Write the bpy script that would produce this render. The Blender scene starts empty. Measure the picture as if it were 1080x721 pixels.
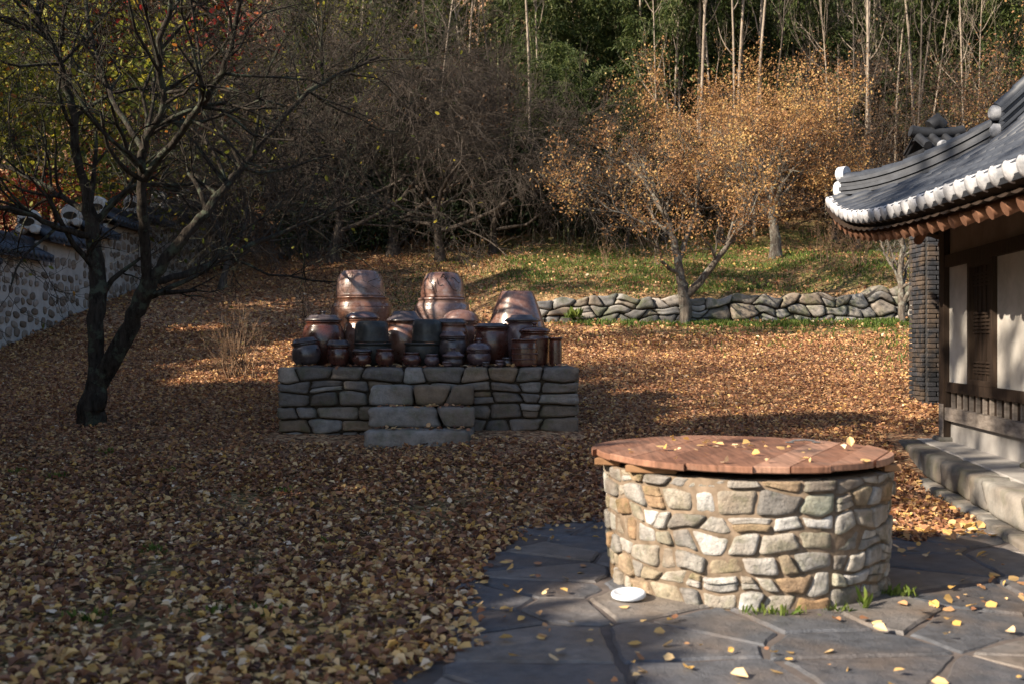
import bpy, math, random
import numpy as np
from mathutils import Vector
R = math.radians
S = bpy.context.scene
COL = S.collection

# ------------------------------------------------------------------ camera, sky, sun, exposure
cam_d = bpy.data.cameras.new('camera'); cam = bpy.data.objects.new('camera', cam_d); COL.objects.link(cam)
cam.location = (0, 0, 1.5); cam.rotation_euler = (R(90), 0, 0)
cam_d.sensor_width = 36; cam_d.lens = 36; cam_d.clip_start = .1; cam_d.clip_end = 500
cam_d.dof.use_dof = True; cam_d.dof.focus_distance = 13.0; cam_d.dof.aperture_fstop = 2.4
S.camera = cam
SUN_AZ, SUN_EL = 60.0, 30.0            # the sun stands behind the viewer, 60 degrees to the left
w = bpy.data.worlds.new('World'); S.world = w; w.use_nodes = True
nt = w.node_tree; nt.nodes.clear()
sky = nt.nodes.new('ShaderNodeTexSky'); sky.sky_type = 'NISHITA'; sky.sun_disc = False
sky.sun_elevation = R(SUN_EL); sky.sun_rotation = R(180 + SUN_AZ)
bg = nt.nodes.new('ShaderNodeBackground'); bg.inputs[1].default_value = .080
out = nt.nodes.new('ShaderNodeOutputWorld'); nt.links.new(sky.outputs[0], bg.inputs[0]); nt.links.new(bg.outputs[0], out.inputs[0])
sd = bpy.data.lights.new('sun', 'SUN'); sd.energy = 5.0; sd.angle = R(.6); sd.color = (1, .86, .68)
sun = bpy.data.objects.new('sun', sd); COL.objects.link(sun)
sx, sy = -math.sin(R(SUN_AZ)), -math.cos(R(SUN_AZ))
sun.rotation_euler = Vector((sx * math.cos(R(SUN_EL)), sy * math.cos(R(SUN_EL)), math.sin(R(SUN_EL)))).to_track_quat('Z', 'Y').to_euler()
sun.location = (-20, -20, 30)
S.view_settings.view_transform = 'Standard'; S.view_settings.look = 'None'
S.view_settings.exposure = 1.2; S.view_settings.gamma = 1; S.view_settings.use_curve_mapping = False
S.render.engine = 'CYCLES'
S.cycles.max_bounces = 6; S.cycles.use_denoising = True

# ------------------------------------------------------------------ maths helpers
def vnoise(p, seed=0):
    """value noise in -1..1 for an (N,3) array"""
    p = np.asarray(p, float); i = np.floor(p).astype(np.int64); f = p - i; f = f * f * (3 - 2 * f)
    def h(a, b, c):
        n = (a * 374761393 + b * 668265263 + c * 2147483647 + seed * 1274126177) & 0xffffffff
        n = ((n ^ (n >> 13)) * 1274126177) & 0xffffffff
        return ((n ^ (n >> 16)) & 0xffff) / 32767.5 - 1
    x, y, z = i.T; fx, fy, fz = f.T; r = 0
    for dx in (0, 1):
        for dy in (0, 1):
            for dz in (0, 1):
                r = r + h(x + dx, y + dy, z + dz) * (fx if dx else 1 - fx) * (fy if dy else 1 - fy) * (fz if dz else 1 - fz)
    return r
def fnoise(p, seed=0, o=3):
    r = 0; a = 1.; p = np.asarray(p, float)
    for k in range(o): r = r + a * vnoise(p * 2 ** k, seed + k); a *= .5
    return r
def sstep(x, a, b):
    t = np.clip((x - a) / (b - a), 0, 1); return t * t * (3 - 2 * t)

# ------------------------------------------------------------------ the lie of the land
LY = [-30, 8.5, 9.4, 12.5, 16, 20, 24, 27, 34, 45, 75, 120]
LZ = [0, 0, .07, .40, .80, 1.36, 2.25, 2.85, 4.1, 10.5, 33, 50]
RY = [-30, 8.6, 10.3, 12.6, 14, 24, 24.15, 24.5, 33, 45, 75, 120]
RZ = [0, 0, .04, .36, .52, 1.95, 1.97, 2.62, 4.5, 11.5, 34, 50]
MY = [-30, 8.5, 9.4, 12.5, 16, 24, 28, 33, 45, 75, 120]
MZ = [0, 0, .07, .40, .82, 2.1, 3.0, 4.2, 11, 34, 50]
def ground(x, y):
    x = np.asarray(x, float); y = np.asarray(y, float)
    l, m, r = np.interp(y, LY, LZ), np.interp(y, MY, MZ), np.interp(y, RY, RZ)
    a = sstep(x, -8, -3); z = l * (1 - a) + m * a
    b = np.where(y > 18, sstep(x, -1.6, .4), sstep(x, 1., 4.)); z = z * (1 - b) + r * b
    z = z + sstep(y, 24.3, 25) * sstep(x, 7, 9) * .5 * (1 - sstep(y, 26, 33))
    n = fnoise(np.stack([x * .5, y * .5, x * 0], -1).reshape(-1, 3), 5, 2).reshape(x.shape)
    return z + .035 * n * sstep(y, 8.6, 11)
def gz(x, y): return float(ground(np.array([x]), np.array([y]))[0])
def at(u, v, y0=4.0, y1=60.):
    """point where the line of sight through photo pixel (u, v) meets the ground"""
    ys = np.linspace(y0, y1, 3000); xs = (u - 540) / 1080 * ys; zs = 1.5 - (v - 360.5) / 1080 * ys
    g = ground(xs, ys); k = np.argmax(g >= zs); return Vector((xs[k], ys[k], g[k]))
def px(u, v, y): return ((u - 540) / 1080 * y, y, 1.5 + (360.5 - v) / 1080 * y)

# ------------------------------------------------------------------ mesh builder
class MB:
    def __init__(s): s.V = []; s.T = []; s.F = []; s.M = []; s.n = 0; s.S = []
    def add(s, V, F, mat=0, tone=None, smooth=True):
        V = np.asarray(V, float).reshape(-1, 3)
        if isinstance(F, np.ndarray): s.F.append((F + s.n)); nf = len(F)
        else:
            for f in F: s.F.append(np.array([f]) + s.n)
            nf = len(F)
        s.V.append(V); s.M.append(np.full(nf, mat, np.int32)); s.S.append(np.full(nf, smooth, bool))
        t = np.random.RandomState(s.n + 7).rand() if tone is None else tone
        s.T.append(np.broadcast_to(np.asarray(t, float), (len(V),)).copy()); s.n += len(V)
    def mesh(s, name, mats):
        V = np.concatenate(s.V); cnt = np.concatenate([np.full(len(f), f.shape[1], np.int32) for f in s.F])
        L = np.concatenate([f.ravel() for f in s.F]).astype(np.int32)
        me = bpy.data.meshes.new(name); me.vertices.add(len(V)); me.vertices.foreach_set('co', V.ravel().astype(np.float32))
        me.loops.add(len(L)); me.loops.foreach_set('vertex_index', L)
        me.polygons.add(len(cnt)); st = np.concatenate([[0], np.cumsum(cnt)[:-1]]).astype(np.int32)
        me.polygons.foreach_set('loop_start', st); me.polygons.foreach_set('loop_total', cnt)
        me.polygons.foreach_set('material_index', np.concatenate(s.M)); me.polygons.foreach_set('use_smooth', np.concatenate(s.S))
        a = me.attributes.new('tone', 'FLOAT', 'POINT'); a.data.foreach_set('value', np.concatenate(s.T).astype(np.float32))
        for m in (mats if isinstance(mats, (list, tuple)) else [mats]): me.materials.append(m)
        me.update(calc_edges=True); me.validate(); return me
    def build(s, name, mats, parent=None, loc=None):
        o = bpy.data.objects.new(name, s.mesh(name, mats)); COL.objects.link(o)
        if parent is not None: o.parent = parent
        if loc is not None: o.location = loc
        return o
def tag(o, label, cat, group=None):
    o['label'] = label; o['category'] = cat
    if group: o['group'] = group
    return o
def struct(o, label=None, kind='structure', cat=None):
    o['kind'] = kind
    if label: o['label'] = label
    if cat: o['category'] = cat
    return o
def thing(name, label, cat, loc=(0, 0, 0), rz=0, group=None):
    o = bpy.data.objects.new(name, None); COL.objects.link(o); o.location = loc; o.rotation_euler = (0, 0, rz); o.empty_display_size = .2
    return tag(o, label, cat, group)
def dup(root, loc, rz=0, sc=1., label=None, group=None):
    r = root.copy(); COL.objects.link(r); r.location = loc; r.rotation_euler = (0, 0, rz); r.scale = (sc, sc, sc)
    if label: r['label'] = label
    if group: r['group'] = group
    for ch in root.children:
        c = ch.copy(); COL.objects.link(c); c.parent = r
    return r
QB = np.array([[0, 3, 2, 1], [4, 5, 6, 7], [0, 1, 5, 4], [1, 2, 6, 5], [2, 3, 7, 6], [3, 0, 4, 7]])
def box(mb, c, d, rz=0, mat=0, tone=None, bev=.006, tilt=None):
    """box with chamfered edges"""
    mb_prism(mb, [(-d[0] / 2, -d[1] / 2), (d[0] / 2, -d[1] / 2), (d[0] / 2, d[1] / 2), (-d[0] / 2, d[1] / 2)], c[2] - d[2] / 2, c[2] + d[2] / 2, bev, mat, tone,
             lambda V: np.stack([c[0] + V[:, 0] * math.cos(rz) - V[:, 1] * math.sin(rz), c[1] + V[:, 0] * math.sin(rz) + V[:, 1] * math.cos(rz), V[:, 2]], -1))
def mb_prism(mb, poly, z0, z1, bev=.01, mat=0, tone=None, f=None, smooth=False):
    P = np.array(poly, float); n = len(P); c = P.mean(0)
    v = P - c; l = np.linalg.norm(v, axis=1, keepdims=True); I = c + v * np.maximum(0, 1 - bev / np.maximum(l, 1e-6) * 1.3)
    rings = [np.c_[I, np.full(n, z0)], np.c_[P, np.full(n, z0 + bev)], np.c_[P, np.full(n, z1 - bev)], np.c_[I, np.full(n, z1)]]
    V = np.concatenate(rings); F = []
    for k in range(3):
        for i in range(n): F.append([k * n + i, k * n + (i + 1) % n, (k + 1) * n + (i + 1) % n, (k + 1) * n + i])
    F.append(list(range(n))[::-1]); F.append([3 * n + i for i in range(n)])
    if f: V = f(V)
    mb.add(V, F, mat, tone, smooth)
def tube(mb, P, r, sides=6, mat=0, tone=.5, cap=True, rough=0, seed=0):
    P = np.asarray(P, float); n = len(P); r = np.broadcast_to(np.asarray(r, float), (n,))
    T = np.gradient(P, axis=0); T /= np.linalg.norm(T, axis=1, keepdims=True) + 1e-9
    ref = np.array([0., 0, 1]) if abs(T[:, 2]).mean() < .8 else np.array([1., 0, 0])
    A = np.cross(T, ref); A /= np.linalg.norm(A, axis=1, keepdims=True) + 1e-9; B = np.cross(T, A)
    a = np.linspace(0, 2 * np.pi, sides, endpoint=False)
    rr = r[:, None] * np.ones(sides)
    if rough: rr = rr * (1 + rough * vnoise(np.stack(np.broadcast_arrays(np.arange(n)[:, None] * .45, a[None] * 1.2, seed + 0 * a[None]), -1).reshape(-1, 3), seed).reshape(n, sides))
    V = P[:, None] + rr[..., None] * (np.cos(a)[None, :, None] * A[:, None] + np.sin(a)[None, :, None] * B[:, None])
    i = np.arange(n - 1)[:, None] * sides; j = np.arange(sides)[None]; k = (j + 1) % sides
    F = np.stack([i + j, i + k, i + sides + k, i + sides + j], -1).reshape(-1, 4)
    mb.add(V, F, mat, tone)
    if cap and sides > 3:
        for q in (0, n - 1): mb.add(V[q], [list(range(sides)) if q == 0 else list(range(sides))[::-1]], mat, tone)
def lathe(mb, prof, seg=36, mat=0, tone=.5, c=(0, 0, 0), f=None, squash=1):
    P = np.array(prof, float); a = np.linspace(0, 2 * np.pi, seg, endpoint=False); n = len(P)
    V = np.stack([P[:, 0][:, None] * np.cos(a), P[:, 0][:, None] * np.sin(a) * squash, P[:, 1][:, None] + 0 * a], -1).reshape(-1, 3)
    i = np.arange(n - 1)[:, None] * seg; j = np.arange(seg)[None]; k = (j + 1) % seg
    F = np.stack([i + j, i + k, i + seg + k, i + seg + j], -1).reshape(-1, 4)
    V = V + np.array(c)
    if f: V = f(V)
    mb.add(V, F, mat, tone)
def cube_t(n):
    V = []; F = []; idx = {}
    def vid(p):
        k = tuple(np.round(p, 5))
        if k not in idx: idx[k] = len(V); V.append(p)
        return idx[k]
    for ax in range(3):
        for s in (-1, 1):
            for i in range(n):
                for j in range(n):
                    q = []
                    for a, b in ((i, j), (i + 1, j), (i + 1, j + 1), (i, j + 1)):
                        p = [0, 0, 0]; p[ax] = s; p[(ax + 1) % 3] = -1 + 2 * a / n; p[(ax + 2) % 3] = -1 + 2 * b / n; q.append(vid(p))
                    F.append(q if s > 0 else q[::-1])
    return np.array(V, float), np.array(F)
CT = {n: cube_t(n) for n in (2, 4, 6, 8)}
def stone_t(n, k):
    V, F = CT[n]; d = (np.abs(V) ** k).sum(1) ** (1 / k); return V / d[:, None], F
def masonry(mb, L, H, rowh, stw, fmap, rng, gap=.012, depth=.1, n=4, k=5, amp=.3, split=.2, mat=0, tone=None, lump=.12, hfun=None, slant=.25, stag=0, proud=0):
    """irregular coursed stones on a strip of length L and height H; fmap(u, v, d) places them"""
    nr = max(1, round(H / rowh)); h = np.cumsum([0] + [rng.uniform(.7, 1.3) if amp else 1 for _ in range(nr)]); h = h / h[-1] * H
    T0, F = stone_t(n, k)
    K = []
    for i in range(nr + 1):
        kn = [-stw]
        while kn[-1] < L + stw: kn.append(kn[-1] + stw * rng.uniform(.6, 1.3))
        K.append((kn, [rng.uniform(-.5, .5) * amp * rowh * (i not in (0, nr)) for _ in kn]))
    def bnd(i, u): return h[i] + np.interp(u, *K[i])
    for i in range(nr):
        us = [0.]
        if amp == 0: us = [(i % 2) * .5 * stw - stw * .5 * (i % 2)]
        while us[-1] < L - stw * .5: us.append(us[-1] + stw * (rng.uniform(.55, 1.5) if amp else 1) + (stw * .5 if amp == 0 and i % 2 and len(us) == 1 and False else 0))
        if amp: us = [q / us[-1] * L for q in us]
        sl = [rng.uniform(-1, 1) * slant * rowh for _ in us]; sl[0] = sl[-1] = 0
        for j in range(len(us) - 1):
            parts = [(0, 1)]
            if rng.random() < split: m = rng.uniform(.4, .6); parts = [(0, m), (m, 1)]
            for (a, b) in parts:
                T = T0.copy(); g = gap * .5
                if n > 2:
                    T = T * (1 + lump * fnoise(T0 * 1.3 + rng.uniform(0, 99), rng.randrange(999), 2))[:, None]
                s = (T[:, 0] + 1) / 2; t = a + (b - a) * (T[:, 1] + 1) / 2
                u = us[j] + sl[j] * (t - .5) * 2 + g + s * (us[j + 1] - us[j] - 2 * g + (sl[j + 1] - sl[j]) * (t - .5) * 2)
                v0, v1 = bnd(i, u), bnd(i + 1, u); v = v0 + g + t * (v1 - v0 - 2 * g)
                if hfun is not None: v = v * hfun(np.clip(u, 0, L))
                jit = rng.uniform(-.5, .5) * proud
                V = fmap(u, v, (T[:, 2] - 1) / 2 * depth + jit)
                mb.add(V, F, mat, rng.random() if tone is None else tone(rng, i / nr))
def clip(poly, a, b, c):
    """keep the side a*x + b*y <= c"""
    o = []
    for i in range(len(poly)):
        p, q = poly[i], poly[(i + 1) % len(poly)]; dp, dq = a * p[0] + b * p[1] - c, a * q[0] + b * q[1] - c
        if dp <= 0: o.append(p)
        if dp * dq < 0: t = dp / (dp - dq); o.append((p[0] + (q[0] - p[0]) * t, p[1] + (q[1] - p[1]) * t))
    return o
def leaf_mesh(mb, C, size, rng, flat=False, tone=None, mat=0, fold=.25, asp=.55, droop=0, D=None):
    """many leaves, each two quads folded along the midrib"""
    C = np.asarray(C, float); N = len(C)
    if N == 0: return
    size = np.broadcast_to(size, (N,)) * rng.uniform(.45, 1.45, N)
    if D is None:
        D = rng.normal(size=(N, 3))
        if flat: D[:, 2] *= .18
        D[:, 2] -= droop
    D = D / (np.linalg.norm(D, axis=1, keepdims=True) + 1e-9)
    if flat: U = np.array([0, 0, 1.]) + rng.normal(size=(N, 3)) * .42
    else: U = rng.normal(size=(N, 3)) + np.array([-.3, -.5, .5])
    W = np.cross(D, U); W /= np.linalg.norm(W, axis=1, keepdims=True) + 1e-9; U = np.cross(W, D)
    l = size[:, None]; wd = l * asp * .5
    cu = (rng.uniform(-.5, 1, N) * fold)[:, None]
    V = np.stack([C, C + D * l * .35 + W * wd + U * wd * cu * 2, C + D * l * .75 + W * wd * .75 + U * wd * cu * 2,
                  C + D * l + U * l * cu * .4, C + D * l * .75 - W * wd * .75 + U * wd * cu * 2, C + D * l * .35 - W * wd + U * wd * cu * 2], 1).reshape(-1, 3)
    b = np.arange(N)[:, None] * 6
    F = np.concatenate([b + np.array([[0, 1, 2, 3]]), b + np.array([[0, 3, 4, 5]])], 0)
    t = rng.rand(N) if tone is None else tone
    mb.add(V, F, mat, np.repeat(t, 6), smooth=False)

# ------------------------------------------------------------------ materials
def nodes(name):
    m = bpy.data.materials.new(name); m.use_nodes = True; t = m.node_tree; t.nodes.clear()
    o = t.nodes.new('ShaderNodeOutputMaterial'); return m, t, o
def ramp(t, fac, stops, interp='LINEAR'):
    r = t.nodes.new('ShaderNodeValToRGB'); r.color_ramp.interpolation = interp
    e = r.color_ramp.elements
    while len(e) < len(stops): e.new(.5)
    for k, (p, c) in enumerate(stops): e[k].position = p; e[k].color = (*c, 1)
    t.links.new(fac, r.inputs[0]); return r.outputs[0]
def noise(t, scale, detail=4, co='Object', rough=.55, dist=0, sc=None):
    tc = t.nodes.new('ShaderNodeTexCoord'); n = t.nodes.new('ShaderNodeTexNoise')
    n.inputs['Scale'].default_value = scale; n.inputs['Detail'].default_value = detail; n.inputs['Roughness'].default_value = rough; n.inputs['Distortion'].default_value = dist
    if sc:
        mp = t.nodes.new('ShaderNodeMapping'); mp.inputs['Scale'].default_value = sc; t.links.new(tc.outputs[co], mp.inputs[0]); t.links.new(mp.outputs[0], n.inputs[0])
    else: t.links.new(tc.outputs[co], n.inputs[0])
    return n.outputs[0]
def mix(t, fac, a, b, mode='MIX'):
    m = t.nodes.new('ShaderNodeMix'); m.data_type = 'RGBA'; m.blend_type = mode
    for s, v in ((m.inputs[0], fac), (m.inputs[6], a), (m.inputs[7], b)):
        if isinstance(v, (int, float)): s.default_value = v
        elif isinstance(v, tuple): s.default_value = (*v, 1)
        else: t.links.new(v, s)
    return m.outputs[2]
def attr(t, name='tone'):
    a = t.nodes.new('ShaderNodeAttribute'); a.attribute_name = name; return a.outputs['Fac']
def bump(t, h, strength=.4, dist=.02, normal=None):
    b = t.nodes.new('ShaderNodeBump'); b.inputs['Strength'].default_value = strength; b.inputs['Distance'].default_value = dist
    t.links.new(h, b.inputs['Height'])
    if normal is not None: t.links.new(normal, b.inputs['Normal'])
    return b.outputs[0]
def principled(t, o, col, rough=.8, nrm=None, spec=.5, coat=0):
    p = t.nodes.new('ShaderNodeBsdfPrincipled')
    for s, v in (('Base Color', col), ('Roughness', rough)):
        if isinstance(v, (int, float)): p.inputs[s].default_value = v
        elif isinstance(v, tuple): p.inputs[s].default_value = (*v, 1)
        else: t.links.new(v, p.inputs[s])
    p.inputs['Specular IOR Level'].default_value = spec; p.inputs['Coat Weight'].default_value = coat; p.inputs['Coat Roughness'].default_value = .15
    if nrm is not None: t.links.new(nrm, p.inputs['Normal'])
    t.links.new(p.outputs[0], o.inputs[0]); return p
def m_stone(name, stops, moss=0., nscale=14, b=.5, rough=.85, lo=.55, hi=1.25, spec=.3):
    m, t, o = nodes(name); base = ramp(t, attr(t), stops)
    n1 = noise(t, nscale, 6, rough=.65); n2 = noise(t, nscale * .25, 3)
    var = ramp(t, n1, [(.3, (lo,) * 3), (.7, (hi,) * 3)]); c = mix(t, .8, base, var, 'MULTIPLY')
    st = ramp(t, n2, [(.45, (0, 0, 0)), (.65, (1, 1, 1))]); c = mix(t, st, c, mix(t, .45, c, (.16, .11, .07)))
    if moss:
        n3 = noise(t, nscale * .4, 5, rough=.7); k = ramp(t, n3, [(.5, (0, 0, 0)), (.62, (moss,) * 3)]); c = mix(t, k, c, (.07, .09, .025))
    principled(t, o, c, rough, bump(t, noise(t, nscale * 2.2, 6, rough=.7), b, .02), spec); return m
def m_plain(name, c1, c2, scale=6, rough=.8, b=.25, sc=None, spec=.3, dist=.01, coat=0, co='Object'):
    m, t, o = nodes(name); n = noise(t, scale, 5, sc=sc, rough=.6, co=co)
    principled(t, o, ramp(t, n, [(.3, c1), (.7, c2)]), rough, bump(t, n, b, dist), spec, coat); return m
def m_leaf(name, stops, trans=.35, rough=.6):
    m, t, o = nodes(name); c = ramp(t, attr(t), stops)
    p = t.nodes.new('ShaderNodeBsdfPrincipled'); t.links.new(c, p.inputs[0]); p.inputs['Roughness'].default_value = rough; p.inputs['Specular IOR Level'].default_value = .3
    tr = t.nodes.new('ShaderNodeBsdfTranslucent'); t.links.new(c, tr.inputs[0])
    mx = t.nodes.new('ShaderNodeMixShader'); mx.inputs[0].default_value = trans
    t.links.new(p.outputs[0], mx.inputs[1]); t.links.new(tr.outputs[0], mx.inputs[2]); t.links.new(mx.outputs[0], o.inputs[0]); return m
def m_bark(name, c1, c2, c3=None):
    m, t, o = nodes(name); n = noise(t, 9, 6, sc=(2.2, 2.2, .5), rough=.65); c = ramp(t, n, [(.35, c1), (.65, c2)])
    if c3:
        k = ramp(t, noise(t, 5, 4, rough=.7), [(.52, (0, 0, 0)), (.62, (1, 1, 1))]); c = mix(t, k, c, c3)
    principled(t, o, c, .95, bump(t, n, .9, .04), .15); return m

M = {}
M['well'] = m_stone('well_stone', [(0, (.24, .22, .20)), (.18, (.52, .50, .47)), (.32, (.33, .27, .19)), (.45, (.52, .50, .48)), (.58, (.22, .21, .20)), (.7, (.66, .65, .64)), (.82, (.34, .28, .19)), (.93, (.44, .26, .14)), (1, (.38, .40, .34))], .35, 21, 1., .9, .42, 1.35)
M['mortar'] = m_plain('mortar', (.10, .075, .052), (.25, .19, .14), 14, .95, .9)
M['plat'] = m_stone('platform_stone', [(0, (.10, .09, .085)), (.3, (.20, .18, .165)), (.5, (.32, .30, .28)), (.7, (.15, .12, .095)), (.85, (.27, .20, .14)), (1, (.40, .38, .36))], .35, 9, .9)
M['gap'] = m_plain('soil_between_stones', (.02, .016, .012), (.06, .045, .03), 14, 1, .6)
M['ret'] = m_stone('field_stone', [(0, (.15, .145, .14)), (.3, (.25, .245, .24)), (.6, (.36, .35, .33)), (.8, (.24, .2, .16)), (1, (.42, .4, .38))], .55, 6, .7)
M['flag'] = m_stone('slate_flagstone', [(0, (.06, .067, .082)), (.3, (.115, .12, .135)), (.5, (.08, .087, .103)), (.75, (.165, .156, .155)), (1, (.21, .185, .165))], .0, 9, .9, .55, .5, 1.45, .5)
M['joint'] = m_plain('mortar_joint', (.07, .06, .056), (.15, .125, .115), 5, .95, .4)
M['kerb'] = m_stone('kerb_stone', [(0, (.10, .095, .09)), (.5, (.20, .19, .175)), (1, (.30, .285, .26))], .3, 7, .6)
M['apron'] = m_plain('lime_floor', (.24, .225, .215), (.38, .365, .35), 3.5, .9, .25)
M['wood'] = m_plain('old_timber', (.016, .010, .007), (.045, .028, .018), 5, .8, .5, (8, 8, .7))
M['palewood'] = m_plain('weathered_timber', (.12, .10, .085), (.30, .26, .23), 6, .85, .4, (1, 1, 4))
M['rafter'] = m_plain('rafter_timber', (.11, .05, .03), (.22, .11, .065), 9, .8, .3)
M['plaster'] = m_plain('lime_plaster', (.34, .315, .285), (.58, .555, .52), 2.0, .9, .15)  # broad mottling stands in for dappled shade on the house panels
M['dimplaster'] = m_plain('shaded_plaster', (.22, .17, .13), (.34, .27, .21), 3, .9, .2)  # darker plaster: the shade under the eaves is put into its colour
M['white'] = m_plain('white_lime', (.38, .40, .44), (.68, .69, .72), 20, .8, .3)
M['limeend'] = m_plain('mottled_lime_end', (.16, .17, .19), (.66, .66, .69), 6, .8, .3)
M['tile'] = m_plain('grey_roof_tile', (.022, .026, .036), (.055, .064, .082), 7, .55, .3, spec=.5)
M['tiledark'] = m_plain('pan_tile', (.010, .011, .014), (.028, .031, .038), 7, .65, .3)
M['tilepale'] = m_plain('grey_tile_end', (.10, .11, .13), (.34, .35, .38), 9, .7, .3)
M['brick'] = m_stone('grey_brick', [(0, (.016, .018, .022)), (.5, (.026, .028, .034)), (1, (.042, .044, .052))], 0, 20, .3)
M['brickjoint'] = m_plain('brick_joint', (.035, .035, .038), (.06, .06, .062), 20, .95, .2)
def m_board():
    m, t, o = nodes('red_cover_board'); c = ramp(t, attr(t), [(0, (.17, .08, .05)), (.5, (.28, .14, .09)), (1, (.38, .215, .15))])
    tc = t.nodes.new('ShaderNodeTexCoord'); mp = t.nodes.new('ShaderNodeMapping'); mp.inputs['Rotation'].default_value = (0, 0, R(28)); mp.inputs['Scale'].default_value = (14, 1.2, 4); n = t.nodes.new('ShaderNodeTexNoise'); n.inputs['Scale'].default_value = 3; n.inputs['Detail'].default_value = 7
    t.links.new(tc.outputs['Object'], mp.inputs[0]); t.links.new(mp.outputs[0], n.inputs[0]); c = mix(t, 1., c, ramp(t, n.outputs[0], [(.3, (.62,) * 3), (.7, (1.25,) * 3)]), 'MULTIPLY')
    c = mix(t, ramp(t, noise(t, 3.5, 6, rough=.7), [(.52, (0,) * 3), (.7, (.6,) * 3)]), c, (.16, .12, .10)); principled(t, o, c, .62, bump(t, n.outputs[0], .5, .01), .35); return m
M['lid'] = m_board()
M['lidbeam'] = m_plain('cover_beam', (.15, .075, .035), (.30, .17, .09), 7, .8, .3)
M['metal'] = m_plain('steel', (.08, .08, .085), (.2, .2, .21), 10, .35, .1)
M['disc'] = m_plain('white_enamel', (.55, .60, .68), (.72, .77, .84), 5, .4, .05, spec=.5)
M['bark'] = m_bark('dark_bark', (.014, .011, .009), (.055, .046, .038), (.07, .08, .058))
M['palebark'] = m_bark('lichen_bark', (.06, .05, .042), (.18, .155, .13), (.22, .22, .19))
M['greybark'] = m_bark('grey_twig_bark', (.034, .028, .024), (.12, .10, .085))
M['stem'] = m_bark('pale_stem_bark', (.18, .145, .115), (.38, .32, .26))
M['pine'] = m_bark('pine_bark', (.14, .08, .055), (.36, .24, .18))
M['culm'] = m_plain('bamboo_culm', (.10, .13, .05), (.28, .28, .14), 4, .5, .1)
M['dry'] = m_bark('dry_twig', (.16, .10, .065), (.30, .20, .13))
M['lf_ground'] = m_leaf('fallen_leaf', [(0, (.07, .038, .026)), (.2, (.20, .095, .06)), (.4, (.39, .19, .10)), (.55, (.54, .31, .155)), (.7, (.64, .43, .22)), (.82, (.68, .42, .12)), (.93, (.78, .56, .30)), (1, (.82, .66, .50))], .15, .55)
M['lf_gold'] = m_leaf('golden_leaf', [(0, (.13, .07, .04)), (.3, (.26, .13, .06)), (.6, (.41, .225, .09)), (.85, (.53, .33, .12)), (1, (.52, .39, .16))], .35)
M['lf_yg'] = m_leaf('yellow_green_leaf', [(0, (.03, .055, .012)), (.4, (.11, .13, .02)), (.75, (.28, .27, .03)), (.93, (.46, .36, .04)), (1, (.40, .15, .03))], .45)
M['lf_red'] = m_leaf('red_maple_leaf', [(0, (.12, .012, .012)), (.6, (.32, .025, .02)), (1, (.42, .12, .03))], .45)
M['lf_bamboo'] = m_leaf('bamboo_leaf', [(0, (.018, .034, .010)), (.5, (.05, .075, .018)), (.85, (.11, .13, .035)), (1, (.25, .22, .09))], .35)
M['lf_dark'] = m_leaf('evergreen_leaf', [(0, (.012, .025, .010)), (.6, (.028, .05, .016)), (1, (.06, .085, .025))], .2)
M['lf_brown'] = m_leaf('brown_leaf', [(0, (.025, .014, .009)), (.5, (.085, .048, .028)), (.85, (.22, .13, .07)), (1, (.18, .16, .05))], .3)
M['grass'] = m_leaf('grass_blade', [(0, (.035, .06, .012)), (.5, (.08, .14, .022)), (1, (.18, .22, .05))], .35)
def m_glaze(name, c1, c2, rough, c3=None, coat=.5):
    m, t, o = nodes(name); n = noise(t, 5, 5, rough=.65, co='Object', sc=(1, 1, 1.6)); c = ramp(t, n, [(.35, c1), (.62, c2)])
    if c3: c = mix(t, ramp(t, noise(t, 9, 6, rough=.75), [(.5, (0, 0, 0)), (.68, (.8,) * 3)]), c, c3)
    wv = noise(t, 5, 3, sc=(.3, .3, 26)); rr = ramp(t, noise(t, 14, 5), [(.35, (rough * .75,) * 3), (.7, (min(1, rough * 1.5),) * 3)])
    principled(t, o, c, rr, bump(t, wv, .2, .01), .6, min(1, coat * 1.1)); return m
M['g_maroon'] = m_glaze('maroon_glaze', (.045, .014, .010), (.11, .035, .022), .28, (.03, .015, .014))
M['g_brown'] = m_glaze('brown_glaze', (.10, .040, .026), (.21, .10, .065), .3, (.26, .20, .18))
M['g_red'] = m_glaze('red_brown_glaze', (.11, .05, .036), (.23, .12, .09), .3, (.27, .22, .22))
M['g_pale'] = m_glaze('pale_brown_glaze', (.12, .065, .052), (.25, .155, .13), .3, (.30, .26, .27))
M['g_black'] = m_glaze('black_green_clay', (.010, .011, .010), (.026, .027, .025), .5, (.05, .05, .045), .1)
M['g_purple'] = m_glaze('purple_grey_glaze', (.06, .035, .038), (.14, .09, .095), .3, (.05, .025, .02))
M['g_dark'] = m_glaze('dark_lid_glaze', (.025, .018, .020), (.06, .045, .048), .35, (.12, .10, .10))
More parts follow.
